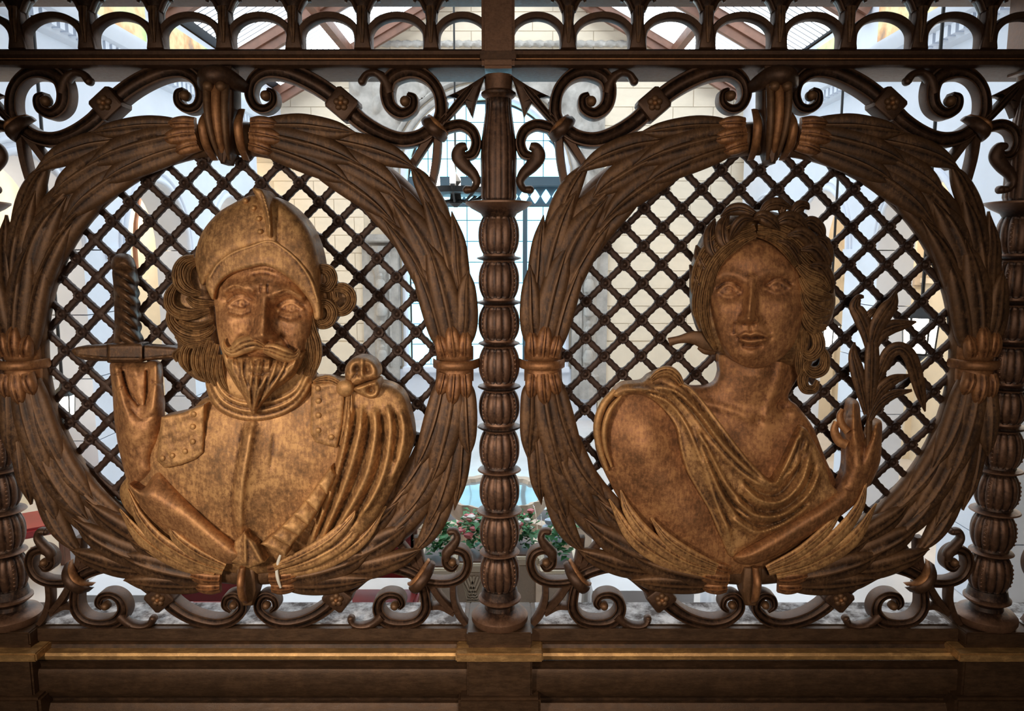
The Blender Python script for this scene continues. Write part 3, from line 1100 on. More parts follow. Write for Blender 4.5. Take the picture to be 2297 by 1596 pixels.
# ---- cloak over the left shoulder with its folds
R = Relief([(762, 868), (800, 860), (842, 858), (880, 866), (906, 888), (922, 935), (928, 985), (915, 1032), (890, 1082), (862, 1136), (836, 1176), (798, 1214), (742, 1246), (684, 1262), (672, 1248), (690, 1205), (714, 1150), (735, 1095), (752, 1040), (762, 985), (768, 930)], 2.6)
R.h = 50 + R.dome(26, 26) + R.blob(800, 1000, 90, 160, 18)
for pts, w, H in (([(785, 892), (778, 960), (758, 1050), (726, 1140), (690, 1232)], [5, 9, 11, 9, 6], 13),
                  ([(812, 900), (806, 970), (782, 1060), (752, 1140), (716, 1222)], [6, 10, 12, 9, 5], 12),
                  ([(800, 905), (794, 965), (770, 1056), (742, 1136), (706, 1220)], [4, 6, 7, 6, 4], -10),
                  ([(838, 905), (842, 970), (826, 1055), (796, 1120), (748, 1200)], [7, 10, 12, 10, 6], 12),
                  ([(826, 920), (826, 980), (806, 1060), (776, 1130), (734, 1205)], [4, 6, 8, 6, 4], -11),
                  ([(866, 900), (876, 960), (866, 1040), (840, 1110), (800, 1170)], [7, 10, 11, 9, 5], 11),
                  ([(854, 915), (860, 980), (850, 1050), (820, 1120), (780, 1190)], [4, 6, 7, 6, 4], -9),
                  ([(896, 915), (906, 965), (896, 1030), (874, 1085)], [6, 9, 9, 6], 8),
                  ([(884, 920), (892, 970), (882, 1040)], [4, 6, 5], -7)):
    R.h += R.stroke(pts, w, H * 1.45, taper=.12)
cloak = R.build("cloak", MAT_BUST, sol, 10)

# ---- overlapping lames of the belt across the chest
A_ = cr([(583, 1221), (606, 1203), (630, 1182), (656, 1155), (683, 1124), (712, 1086), (742, 1046)], False, 6)
B_ = cr([(642, 1250), (652, 1228), (672, 1205), (692, 1180), (712, 1150), (733, 1112), (756, 1066)], False, 6)
nl = 6
for k in range(nl):
    i0, i1 = int(k * 36 / nl), int((k + 1) * 36 / nl) + 1
    i1 = min(i1, len(A_) - 1)
    pl = [tuple(A_[i0]), tuple(A_[(i0 + i1) // 2]), tuple(A_[i1]), tuple(B_[i1]), tuple(B_[(i0 + i1) // 2]), tuple(B_[i0])]
    c0 = np.mean(pl, 0)
    pl = [tuple(c0 + (np.array(p) - c0) * .96) for p in pl]
    Rr = Relief(pl, 2.6, 0)
    Rr.h = 108 + Rr.dome(8, 10) - 9 * np.clip(((Rr.x - c0[0]) * .6 - (Rr.y - c0[1]) * .8) / 22, -1, 1) + 6 * (k % 2) * .3 - 6 * (Rr.x - c0[0]) / 40 + Rr.blob(c0[0], c0[1], 10, 10, 3)
    Rr.build("lame", MAT_BUST, sol, 60)

# ---- pointed tabs at the bottom of the breastplate
R = Relief([(520, 1262), (526, 1216), (538, 1204), (549, 1192), (562, 1206), (575, 1218), (594, 1262), (560, 1276)], 2.4, 0)
R.h = 96 + R.dome(12, 8) + R.stroke([(549, 1194), (550, 1262)], 5, 7) + R.stroke([(549, 1196), (587, 1262)], 4, 3)
R.build("pointed_tab", MAT_BUST, sol, 50)

# ---- gorget: neck and its rings
R = Relief([(462, 842), (468, 890), (490, 922), (528, 942), (572, 949), (620, 940), (662, 918), (690, 886), (702, 846), (690, 800), (640, 780), (560, 780), (495, 800)], 1.9)
R.h = 66 + R.dome(70, 34)
for k, (dy, w) in enumerate(((0, 6), (17, 5), (33, 5))):
    R.h += R.stroke([(466 + dy * .35, 868 - dy), (490 + dy * .25, 912 - dy), (530, 935 - dy), (573, 941 - dy), (622, 932 - dy), (664, 908 - dy), (694 - dy * .3, 864 - dy)], w, 4)
    R.h += R.stroke([(466 + dy * .35, 861 - dy), (490 + dy * .25, 904 - dy), (530, 927 - dy), (573, 933 - dy), (622, 924 - dy), (664, 900 - dy), (694 - dy * .3, 857 - dy)], 4.5, -3)
R.build("gorget", MAT_BUST, sol, 30)


# ---- shoulder straps with studs
def strap(poly, studs, hh):
    R = Relief(poly, 2.4, 0)
    R.h = hh + R.dome(10, 7) + R.noise(.7, 26, 5)
    st = R.build("shoulder_strap", MAT_BUST, sol, 40)
    for x, y in studs:
        button("stud", x, y, hh + 5, 7.5, 7.5, M_px, MAT_BUST, st)


strap([(362, 936), (410, 926), (459, 907), (458, 960), (456, 1016), (440, 1031), (405, 1044), (370, 1051), (352, 1034), (356, 985)],
      [(434, 930), (432, 958), (432, 991), (415, 1013), (386, 1023), (364, 1029)], 84)
strap([(699, 862), (735, 858), (772, 858), (772, 905), (768, 953), (756, 1006), (733, 1000), (708, 993), (697, 975), (697, 915)],
      [(713, 872), (714, 900), (714, 932), (714, 966), (743, 981)], 92)

# ---- bow on the shoulder
R = Relief([(776, 856), (774, 828), (786, 808), (806, 800), (832, 806), (848, 826), (847, 848), (824, 856), (800, 866), (784, 870)], 1.8)
R.h = 84 + R.dome(16, 26) + R.blob(800, 828, 8, 9, -15) + R.blob(824, 830, 9, 10, -15) + R.stroke([(812, 806), (811, 850)], 5, 5) + R.stroke([(786, 856), (800, 840), (812, 850)], 4, -5)
R.build("bow_loop", MAT_BUST, sol, 40)
R = Relief([(786, 872), (806, 864), (830, 856), (848, 852), (853, 868), (848, 888), (834, 895), (816, 890), (800, 882)], 1.8)
R.h = 88 + R.dome(12, 22) + R.blob(832, 876, 10, 9, -20) + R.stroke([(792, 874), (814, 868), (840, 860)], 4, 5)
R.build("bow_loop", MAT_BUST, sol, 40)
for nm, pts, w in (("bow_tail", [(768, 866, 96), (742, 852, 92), (720, 852, 88), (702, 858, 84)], [8, 10, 8, 3]),
                   ("bow_tail", [(784, 884, 92), (782, 920, 92), (776, 960, 90), (764, 1000, 88)], [8, 11, 10, 4])):
    PX(nm, pts, w, [10] * len(pts), LOCK, MAT_BUST)
button("bow_knot", 774, 871, 104, 20, 18, M_px, MAT_BUST, sol, 20)

# ---- face
R = Relief([(480, 668), (483, 700), (487, 742), (496, 785), (512, 822), (540, 852), (572, 864), (612, 858), (650, 840), (676, 806), (692, 762), (700, 715), (700, 675), (682, 640), (650, 612), (620, 596), (588, 588), (550, 592), (512, 608), (488, 636)], 1.7)
xx, yy = R.x, R.y
R.h = 84 + R.ball(590, 722, 128, 190, 66) - 8 + R.dome(22, 8)
R.h += R.blob(566, 640, 20, 13, 12) + R.blob(620, 646, 20, 13, 9)                     # brow bosses
R.h += R.stroke([(503, 652), (520, 641), (542, 642), (564, 655)], [10, 12, 12, 10], 14)       # brow ridge (his right)
R.h += R.stroke([(614, 661), (634, 652), (656, 654), (676, 668)], [10, 12, 12, 9], 14)
for pts in ([(505, 650), (530, 640), (560, 654)], [(512, 656), (536, 647), (562, 660)], [(616, 660), (644, 650), (674, 666)], [(622, 666), (648, 657), (676, 674)]):
    R.h += R.stroke(pts, 2.6, 3.2, taper=.2)
for ex, ey, a in ((540, 682, 4), (652, 692, 6)):
    R.h += R.blob(ex, ey - 1, 40, 21, -27, a)                                      # socket
    R.h += R.blob(ex + (18 if ex < 590 else -20), ey - 5, 15, 18, -9)              # inner corner
    R.h += R.blob(ex, ey, 20, 11, 13, a)                                           # eyeball
    R.h += R.stroke([(ex - 27, ey + 3), (ex - 13, ey - 8), (ex + 5, ey - 10), (ex + 27, ey + 1)], 4.6, 4.5)   # lids
    R.h += R.stroke([(ex - 25, ey + 5), (ex - 6, ey + 11), (ex + 12, ey + 10), (ex + 26, ey + 3)], 4.2, 2)
    R.h += R.stroke([(ex - 29, ey - 6), (ex - 10, ey - 20), (ex + 8, ey - 21), (ex + 28, ey - 8)], 3.4, -4)     # fold over the lid
    R.h += R.stroke([(ex - 24, ey + 20), (ex, ey + 25), (ex + 22, ey + 19)], 4.5, -3.5)                         # bag
    u, v = R.rot(ex + 3, ey, 8.5, 8.5, 0)
    r = np.sqrt(u * u + v * v)
    R.h += -1.2 * np.exp(-((r - 1) / .3) ** 2) - 1.8 * np.exp(-(r / .5) ** 2)
# nose
R.h += R.stroke([(592, 648), (591, 690), (589, 725), (587, 752)], [12, 13, 16, 20], [8, 24, 38, 46])
R.h += R.blob(587, 752, 16, 13, 8)
R.h += R.blob(565, 757, 11, 10, 18) + R.blob(611, 757, 12, 10, 18)
R.h += R.blob(577, 768, 7, 5, -12) + R.blob(600, 768, 7, 5, -12)
R.h += R.blob(592, 655, 9, 8, -4)
R.h += R.stroke([(585, 640), (584, 655)], 3, -4) + R.stroke([(600, 640), (600, 656)], 3, -4)
# cheeks
R.h += R.blob(512, 722, 30, 30, 9) + R.blob(666, 732, 28, 32, 9)
R.h += R.stroke([(556, 748), (538, 764), (524, 788)], [6, 8, 8], -9, taper=.15) + R.stroke([(622, 750), (642, 768), (656, 792)], [6, 8, 8], -9, taper=.15)
R.h += R.blob(540, 735, 16, 22, -5) + R.blob(640, 742, 15, 22, -5)
R.h += R.blob(500, 790, 16, 34, -6) + R.blob(688, 790, 14, 34, -8)
R.h += R.stroke([(560, 618), (590, 612), (622, 622)], 4, -3, taper=.2) + R.stroke([(556, 606), (590, 602), (624, 610)], 4, -2.5, taper=.2)
R.h += R.blob(584, 795, 40, 20, 10) - 42 * sst(782, 818, R.y)
R.h += R.noise(.25, 30, 7) + R.noise(.2, 12, 8)
face = R.build("face", MAT_SKIN, sol, 40)

# ---- moustache and beard
PX("moustache", [(592, 778, 158), (570, 770, 164), (545, 775, 160), (523, 788, 150), (508, 784, 144), (501, 770, 143), (504, 760, 142)], [9, 18, 20, 15, 8, 5, 2], [10, 16, 17, 13, 8, 5, 2], LOCK, MAT_BUST)
PX("moustache", [(590, 782, 158), (612, 786, 162), (638, 796, 156), (658, 800, 146), (668, 793, 140), (671, 783, 137)], [9, 16, 17, 13, 7, 2], [10, 15, 15, 11, 6, 2], LOCK, MAT_BUST)
R = Relief([(497, 778), (506, 822), (524, 858), (548, 894), (569, 930), (588, 902), (616, 876), (648, 852), (672, 822), (688, 786), (664, 796), (640, 806), (612, 806), (588, 800), (560, 800), (534, 802), (512, 796)], 1.8)
R.h = 104 + R.dome(30, 30) + R.ball(584, 812, 100, 110, 34)
R.h += R.blob(582, 824, 20, 9, 8) + R.stroke([(564, 836), (582, 840), (602, 836)], 5, -6)
for k in range(19):
    u = (k - 9) / 9
    x0, y0 = 583 + u * 92, 806 - abs(u) * 14
    x1, y1 = 569 + u * 10, 924 - abs(u) * 8
    wv = 5 * math.sin(k * 1.9)
    pts = [(x0, y0), (x0 * .72 + x1 * .28 + u * 12 + wv, y0 * .7 + y1 * .3), (x0 * .36 + x1 * .64 + u * 9 - wv, y0 * .38 + y1 * .62), (x1, y1)]
    R.h += R.stroke(pts, [2.6, 4.2, 3.6, 2.2], 4.4 if k % 2 else -4.6, taper=.06)
R.h += R.stroke([(576, 850), (572, 880), (569, 918)], [6, 5, 3], 5)
R.build("beard", MAT_BUST, sol, 60)

# ---- hair: mass and locks on the viewer's left
R = Relief([(462, 578), (430, 578), (404, 596), (388, 640), (374, 690), (382, 735), (398, 770), (396, 805), (420, 838), (456, 858), (486, 850), (498, 806), (490, 740), (484, 690), (478, 640)], 2.6)
R.h = 58 + R.dome(40, 30)
R.build("hair_mass", MAT_HAIR, sol, 30)
left_locks = [
    ([(436, 578, 92), (412, 586, 98), (400, 608, 102), (404, 636, 104), (424, 654, 104), (450, 660, 100)], [7, 12, 14, 13, 11, 6]),
    ([(440, 590, 98), (424, 604, 102), (420, 628, 104), (432, 648, 102)], [5, 8, 8, 4]),
    ([(396, 634, 96), (382, 660, 100), (380, 684, 104), (396, 702, 106), (428, 706, 106), (470, 696, 102)], [6, 11, 13, 13, 12, 6]),
    ([(420, 666, 98), (436, 680, 106), (458, 684, 106), (480, 680, 100)], [6, 11, 10, 5]),
    ([(382, 694, 94), (384, 722, 100), (404, 744, 106), (436, 752, 108), (466, 744, 104), (482, 732, 98)], [7, 12, 14, 14, 11, 6]),
    ([(400, 722, 104), (424, 732, 110), (452, 730, 110), (478, 718, 102)], [5, 8, 8, 4]),
    ([(396, 752, 92), (416, 768, 100), (446, 772, 104), (474, 762, 100)], [7, 11, 11, 6]),
    ([(432, 764, 100), (414, 786, 100), (412, 812, 96), (422, 832, 88)], [8, 11, 10, 4]),
    ([(448, 770, 104), (440, 800, 102), (440, 826, 96), (452, 848, 88)], [8, 11, 10, 4]),
    ([(472, 764, 104), (462, 800, 104), (462, 832, 98), (466, 860, 88)], [8, 11, 11, 4]),
    ([(486, 772, 106), (476, 808, 106), (474, 840, 100), (484, 866, 92)], [7, 10, 10, 4]),
    ([(494, 796, 104), (492, 830, 102), (500, 860, 96), (516, 884, 92)], [6, 9, 9, 4]),
    ([(405, 784, 94), (392, 796, 94), (398, 812, 92)], [6, 7, 3])]
for k, (pts, w) in enumerate(left_locks):
    strands("hair_lock", pts, w, [9] + [15] * (len(pts) - 2) + [7], M_px, MAT_HAIR, sol, k, 2)
# viewer's right: curls and falling strands
right_locks = [
    ([(704, 616, 92), (720, 604, 100), (738, 608, 102), (746, 628, 100), (734, 646, 96), (716, 640, 94), (716, 626, 92)], [6, 10, 12, 12, 10, 8, 4]),
    ([(748, 648, 92), (768, 646, 98), (784, 658, 100), (788, 678, 98), (776, 696, 94), (758, 698, 92), (750, 680, 92), (760, 668, 92)], [7, 11, 12, 12, 11, 10, 8, 4]),
    ([(704, 696, 98), (716, 682, 104), (736, 684, 106), (746, 702, 104), (738, 722, 100), (720, 728, 98), (708, 716, 96), (716, 704, 96)], [6, 11, 12, 12, 11, 10, 8, 4]),
    ([(740, 640, 84), (748, 664, 86), (742, 690, 86)], [11, 13, 9]),
    ([(702, 640, 96), (706, 668, 100), (702, 690, 98)], [7, 9, 6]),
    ([(694, 700, 104), (698, 736, 106), (708, 772, 104), (710, 806, 98), (700, 846, 88)], [7, 11, 12, 11, 4]),
    ([(688, 730, 108), (692, 770, 110), (696, 806, 104), (684, 842, 94)], [6, 10, 10, 4]),
    ([(684, 776, 106), (682, 808, 106), (668, 840, 98)], [6, 9, 4])]
for k, (pts, w) in enumerate(right_locks):
    strands("hair_lock", pts, w, [9] + [14] * (len(pts) - 2) + [7], M_px, MAT_HAIR, sol, 40 + k, 2)
R = Relief([(698, 612), (720, 596), (742, 604), (754, 632), (776, 640), (793, 662), (788, 690), (764, 704), (750, 724), (724, 736), (702, 722), (696, 660)], 2.4)
R.h = 52 + R.dome(24, 26)
R.build("hair_mass", MAT_HAIR, sol, 30)

# ---- helmet: skull, brim, comb, rivets
R = Relief([(438, 590), (440, 560), (450, 528), (468, 500), (494, 474), (524, 456), (556, 440), (592, 436), (626, 448), (656, 470), (684, 502), (702, 538), (714, 580), (720, 630), (712, 660), (680, 620), (640, 580), (604, 558), (560, 562), (510, 582), (472, 618), (452, 640)], 2.4)
R.h = 58 + R.dome(26, 20) + R.ball(580, 610, 165, 205, 84)
R.h += R.noise(.25, 50, 11)
R.h += R.stroke([(612, 440), (622, 490), (622, 560)], 5, -5)
helm = R.build("helmet_skull", MAT_BUST, sol, 40)
R = Relief([(470, 662), (462, 640), (464, 618), (486, 586), (520, 560), (560, 546), (604, 533), (640, 552), (676, 584), (702, 624), (716, 668), (720, 712), (706, 716), (700, 690), (684, 662), (656, 632), (622, 608), (592, 597), (556, 603), (516, 616), (490, 640), (479, 672)], 2.2)
R.h = 118 + R.dome(9, 9) + R.blob(590, 590, 110, 90, 36) + R.noise(.2, 24, 12)
R.h += R.stroke([(470, 622), (488, 592), (522, 567), (562, 552), (604, 540), (638, 558), (672, 590), (698, 630), (713, 676)], 4, 4)
R.build("helmet_brim", MAT_BUST, sol, 60)
R = Relief([(566, 424), (584, 424), (598, 442), (608, 478), (612, 510), (612, 534), (598, 530), (595, 500), (590, 474), (580, 450)], 2.0, 4)
R.h = 148 + R.dome(8, 12) + R.stroke([(590, 436), (603, 484), (606, 530)], 3, 4)
R.build("helmet_comb", MAT_BUST, sol, 80)
for x, y, hh in ((550, 450, 128), (568, 467, 138), (580, 491, 147), (583, 520, 154)):
    button("rivet", x, y, hh, 6.5, 8, M_px, MAT_BUST, sol)

# ---- sword: grip, pommel, guard, ricasso
sw = []
gp = [(283, 778, 70), (284, 730, 70), (283, 690, 70), (281, 650, 70), (279, 612, 70)]
R = Relief([(258, 782), (257, 740), (256, 690), (254, 640), (252, 606), (266, 598), (292, 598), (303, 606), (306, 650), (309, 700), (312, 745), (313, 782)], 2.0, 4)
R.h = 14 + R.dome(28, 40)
for k in range(9):
    y0 = 600 + k * 24
    R.h += R.stroke([(248, y0), (270, y0 + 9), (294, y0 + 24), (318, y0 + 44)], 5.5, 5.5)
    R.h += R.stroke([(248, y0 + 11), (270, y0 + 20), (294, y0 + 35), (318, y0 + 55)], 3, -4)
R.build("sword_grip", MAT_LEAFM, sol, 4)
R = Relief([(250, 604), (249, 588), (256, 575), (268, 569), (284, 570), (295, 578), (301, 592), (303, 606), (290, 611), (265, 611)], 1.8)
R.h = 16 + R.dome(26, 44)
R.build("sword_pommel", MAT_LEAFM, sol, 10)
R = Relief([(160, 787), (172, 779), (200, 776), (240, 774), (244, 772), (318, 771), (322, 774), (388, 779), (402, 786), (406, 797), (392, 806), (322, 809), (318, 813), (246, 815), (242, 811), (200, 810), (172, 801)], 2.0, 3)
R.h = 46 + R.dome(9, 9) + 9 * R.mask([(243, 770), (320, 770), (320, 816), (243, 816)], 2, 0)
R.h += R.stroke([(166, 798), (242, 806), (320, 806), (400, 799)], 3, 4, smooth=0)
R.build("sword_guard", MAT_LEAFM, sol, 20)

# ---- forearm (vambrace), hand
R = Relief([(288, 1086), (320, 1098), (352, 1056), (372, 1066), (402, 1102), (440, 1142), (486, 1186), (524, 1218), (546, 1242), (520, 1266), (470, 1254), (414, 1224), (362, 1186), (320, 1140)], 2.6)
R.h = 46 + R.dome(26, 24) + R.stroke([(300, 1090), (420, 1165), (540, 1260)], 40, 40)
R.h += R.noise(.3, 40, 15)
R.build("sleeve", MAT_SKIN, sol, 30)
R = Relief([(246, 826), (250, 812), (262, 808), (300, 810), (326, 812), (340, 809), (356, 812), (362, 832), (364, 868), (370, 908), (367, 954), (358, 1000), (346, 1028), (354, 1056), (336, 1082), (308, 1098), (288, 1088), (274, 1040), (264, 996), (256, 940), (252, 880)], 2.0)
R.h = 20 + R.dome(34, 46)
R.h += R.blob(306, 970, 40, 56, 14)                                                     # heel of the hand
R.h += R.stroke([(258, 830), (266, 880), (284, 930), (300, 980)], [10, 13, 16, 22], [16, 18, 14, 4])    # index finger
R.h += R.stroke([(352, 822), (352, 862), (344, 910), (330, 960)], [10, 12, 16, 20], [16, 18, 14, 4])    # thumb
R.h += R.stroke([(276, 836), (288, 878), (310, 908)], [3, 4, 4], [-10, -12, -8])
R.h += R.stroke([(330, 834), (330, 880), (326, 908)], [4, 4, 3], [-12, -16, -10])
R.h += R.mask([(274, 812), (332, 812), (330, 884), (322, 912), (304, 896), (284, 866)], 3, 3) * -3
R.h += R.stroke([(300, 816), (306, 850), (314, 890)], 9, 5)
R.h += R.stroke([(250, 842), (268, 838)], 3, -3, smooth=0) + R.stroke([(254, 876), (274, 870)], 3, -3, smooth=0) + R.stroke([(342, 858), (362, 862)], 3, -3, smooth=0)
R.h += R.stroke([(306, 1095), (330, 1076), (352, 1056)], 3.4, -5) + R.blob(324, 1040, 20, 30, 6)
R.h += R.stroke([(288, 912), (318, 940), (352, 928)], 4, -3, taper=.2) + R.noise(.7, 24, 17)
R.build("hand", MAT_SKIN, sol, 20)

# ---- leaf sprays that rise from the clasp over the bust's lower edge
for pts, w in (([(500, 1282, 62), (430, 1258, 72), (360, 1216, 72), (312, 1160, 64), (286, 1098, 54)], [9, 15, 16, 12, 2]),
               ([(505, 1272, 72), (444, 1244, 82), (398, 1210, 82), (374, 1176, 74)], [8, 13, 12, 2]),
               ([(480, 1290, 56), (400, 1262, 62), (320, 1210, 60), (268, 1142, 50)], [9, 16, 16, 2]),
               ([(618, 1284, 62), (700, 1258, 76), (770, 1216, 76), (812, 1160, 68), (846, 1090, 62)], [9, 15, 16, 12, 2]),
               ([(614, 1274, 74), (680, 1246, 88), (740, 1210, 92), (784, 1166, 88), (796, 1146, 84)], [8, 13, 14, 9, 2]),
               ([(640, 1290, 56), (730, 1262, 62), (810, 1210, 60), (866, 1136, 50)], [9, 16, 16, 2])):
    PX("leaf_spray", pts, w, [7] * (len(pts) - 1) + [3], LEAF, MAT_BUST)

# ---- white wax run down by the clasp
M_WAX, nt, b_ = nodes_of("white_wax")
b_.inputs["Base Color"].default_value = (.72, .70, .62, 1); b_.inputs["Roughness"].default_value = .6
wx = ribbon("wax_drip", [(629, 1246, 88), (624, 1262, 78), (621, 1282, 70), (624, 1302, 66), (630, 1320, 60)], [2.5, 4, 4, 4, 2.5], [2, 5, 5, 5, 2], ROUND, M_px, M_WAX, 6)
tag(wx, "white wax drip dried on the wreath under the soldier", "drip")

# ================================================================== the woman (right medallion)
wom = thing("woman_relief", "gilt bronze relief bust of a draped laurel-crowned woman holding a palm spray", "relief bust", (0, 0, 0))


def PW(name, pts, w, t, prof=LOCK, mat=None, n=7, parent=None, sharp=60):
    return ribbon(name, pts, w, t, prof, M_px, mat or MAT_HAIR, n, parent or wom, sharp)


# ---- body: neck, chest, bare shoulder and upper arm in one continuous surface
R = Relief([(1338, 1010), (1342, 940), (1366, 892), (1410, 868), (1490, 860), (1560, 868), (1600, 862), (1614, 836), (1612, 798), (1640, 780), (1700, 772), (1780, 760), (1798, 790), (1790, 845), (1768, 890), (1790, 912), (1824, 960), (1852, 1030), (1874, 1078), (1892, 1130), (1852, 1192), (1784, 1246), (1702, 1284), (1620, 1290), (1540, 1264), (1470, 1217), (1410, 1152), (1366, 1080)], 3.0)
R.h = 20 + R.dome(50, 24) + R.blob(1640, 1080, 200, 160, 16)
R.h += R.blob(1440, 985, 72, 88, 34) + R.stroke([(1440, 980), (1490, 1090), (1560, 1190), (1620, 1260)], [70, 62, 54, 40], [10, 30, 28, 8])     # shoulder and arm
R.h += R.stroke([(1702, 780), (1696, 850), (1690, 910)], [46, 50, 60], [34, 32, 10])                                                       # neck
R.h += R.stroke([(1760, 790), (1745, 860), (1716, 930)], [14, 13, 8], [10, 10, 5])                                                          # neck muscle
R.h += R.blob(1756, 915, 22, 20, -16) + R.blob(1700, 945, 14, 12, -7)
R.h += R.stroke([(1718, 940), (1760, 925), (1795, 930)], 9, 5) + R.stroke([(1682, 938), (1630, 918), (1580, 905)], 10, 5)                     # collar bones
R.h += R.blob(1700, 1010, 70, 50, 8) + R.blob(1625, 970, 40, 50, 6)
R.h += R.noise(.25, 60, 31)
R.build("body", MAT_SKINW, wom)

# ---- drapery from the shoulder across the breast
R = Relief([(1374, 884), (1398, 862), (1440, 858), (1458, 844), (1486, 833), (1513, 839), (1526, 855), (1550, 869), (1580, 902), (1617, 951), (1654, 1000), (1692, 1045), (1736, 1080), (1756, 1044), (1780, 990), (1800, 958), (1822, 985), (1850, 1040), (1864, 1085), (1880, 1112), (1822, 1152), (1748, 1190), (1676, 1228), (1640, 1250), (1614, 1200), (1592, 1148), (1564, 1099), (1540, 1055), (1525, 1003), (1516, 957), (1490, 920), (1456, 892), (1418, 884), (1388, 892)], 2.2, 5)
R.h = 66 + R.dome(15, 10) + R.blob(1600, 1000, 120, 90, 22) + R.blob(1700, 1120, 130, 80, 14) + R.blob(1500, 880, 60, 30, 12)
ridges = [([(1446, 866), (1510, 880), (1568, 934), (1622, 1010), (1682, 1068), (1736, 1096)], [6, 9, 12, 13, 12, 8], 12),
          ([(1392, 876), (1460, 880), (1524, 922), (1566, 1000), (1596, 1080), (1622, 1160), (1640, 1228)], [6, 8, 10, 11, 11, 10, 8], 12),
          ([(1480, 848), (1530, 880), (1584, 948), (1640, 1020), (1700, 1074)], [6, 7, 8, 8, 6], 7),
          ([(1560, 960), (1596, 1030), (1628, 1090), (1664, 1130), (1704, 1148)], [6, 9, 10, 9, 6], 8),
          ([(1578, 1020), (1610, 1100), (1650, 1160), (1700, 1190)], [6, 9, 9, 6], 8),
          ([(1736, 1094), (1762, 1050), (1786, 1000), (1800, 966)], [8, 9, 9, 6], 11),
          ([(1662, 1086), (1700, 1124), (1750, 1128), (1796, 1084), (1818, 1010)], [6, 9, 10, 9, 6], 9),
          ([(1640, 1116), (1690, 1158), (1752, 1158), (1812, 1112), (1842, 1048)], [6, 9, 10, 9, 6], 9),
          ([(1632, 1160), (1690, 1196), (1750, 1180), (1820, 1134)], [6, 8, 9, 6], 8),
          ([(1766, 1070), (1796, 1030), (1812, 984)], [5, 7, 5], 6)]
groov = [([(1500, 872), (1552, 922), (1604, 990), (1664, 1052), (1724, 1092)], [3, 5, 6, 6, 4], -11),
         ([(1436, 876), (1500, 896), (1546, 950), (1580, 1030), (1608, 1110), (1640, 1190)], [3, 5, 6, 7, 6, 4], -12),
         ([(1574, 990), (1604, 1060), (1640, 1124), (1690, 1166)], [4, 5, 5, 3], -9),
         ([(1660, 1072), (1706, 1106), (1746, 1108), (1784, 1064), (1806, 1004)], [4, 6, 6, 6, 4], -9),
         ([(1650, 1102), (1694, 1142), (1752, 1144), (1804, 1098), (1830, 1030)], [4, 6, 6, 6, 4], -9),
         ([(1640, 1140), (1690, 1178), (1752, 1170), (1816, 1124)], [4, 6, 6, 4], -9),
         ([(1748, 1082), (1776, 1036), (1796, 980)], [3, 4, 3], -7)]
for p, w, H in ridges + groov:
    R.h += R.stroke(p, w, H * 1.3, taper=.1)
for p, w, H in ridges:
    R.h += R.stroke([(a + 3, b - 3) for a, b in p], 3.2, 4.0, taper=.15)
R.h += R.stroke([(1526, 858), (1552, 874), (1582, 908), (1618, 956), (1655, 1006), (1693, 1051), (1736, 1087), (1758, 1048), (1783, 992), (1800, 962)], 4, 6)
R.h += R.stroke([(1616, 1200), (1594, 1150), (1567, 1102), (1543, 1058), (1528, 1006), (1519, 960), (1492, 924), (1456, 894)], 4, 6)
R.build("drapery", MAT_BUST, wom, 30)
for pts, w in (([(1380, 876, 62), (1354, 908, 66), (1340, 952, 66), (1344, 1000, 64), (1362, 1056, 58)], [7, 9, 9, 8, 4]),
               ([(1394, 888, 64), (1370, 918, 70), (1356, 960, 70), (1358, 1004, 66), (1372, 1048, 60)], [4, 7, 7, 6, 3])):
    PW("sleeve_fold", pts, w, [8, 12, 12, 11, 6], ROUND, MAT_BUST)
PW("shoulder_knot", [(1460, 852, 92), (1478, 838, 100), (1500, 834, 100), (1518, 846, 96), (1530, 864, 92)], [6, 11, 13, 11, 6], 13, LOCK, MAT_BUST)

# ---- raised forearm and hand (one surface), then the hidden fingers
R = Relief([(1646, 1246), (1678, 1226), (1748, 1186), (1822, 1140), (1872, 1100), (1892, 1060), (1895, 1015), (1893, 970), (1900, 928), (1907, 902), (1918, 896), (1928, 908), (1931, 940), (1937, 972), (1946, 974), (1952, 954), (1966, 942), (1978, 948), (1978, 990), (1974, 1038), (1956, 1082), (1940, 1100), (1916, 1134), (1864, 1174), (1804, 1211), (1748, 1244), (1692, 1266), (1656, 1264)], 2.2)
R.h = 40 + R.dome(30, 32) + 20 * sst(1080, 1160, R.y)
R.h += R.stroke([(1690, 1245), (1800, 1175), (1890, 1105), (1925, 1050)], [22, 26, 26, 20], 10)
R.h += R.stroke([(1914, 908), (1916, 950), (1920, 1000), (1926, 1040)], [7, 9, 13, 18], [14, 15, 12, 5])
R.h += R.stroke([(1966, 952), (1962, 985), (1950, 1030)], [8, 9, 13], [12, 13, 6])
R.h += R.stroke([(1940, 978), (1938, 1010), (1934, 1040)], [4, 6, 6], [-9, -8, -3])
R.h += R.stroke([(1903, 938), (1928, 936)], 2.6, -2.5, smooth=0) + R.stroke([(1902, 968), (1932, 964)], 2.6, -2.5, smooth=0)
R.h += R.stroke([(1890, 1092), (1920, 1104), (1946, 1092)], 4, -3, taper=.2) + R.noise(.5, 40, 33)
R.build("forearm", MAT_SKINW, wom, 20)
for pts, w in (([(1900, 1000, 68), (1882, 990, 66), (1872, 968, 64), (1876, 946, 62)], [11, 11, 10, 7]), ([(1902, 970, 70), (1888, 952, 68), (1884, 932, 66), (1890, 918, 62)], [9, 9, 8, 5])):
    PW("finger", pts, w, 9, ROUND, MAT_SKINW)

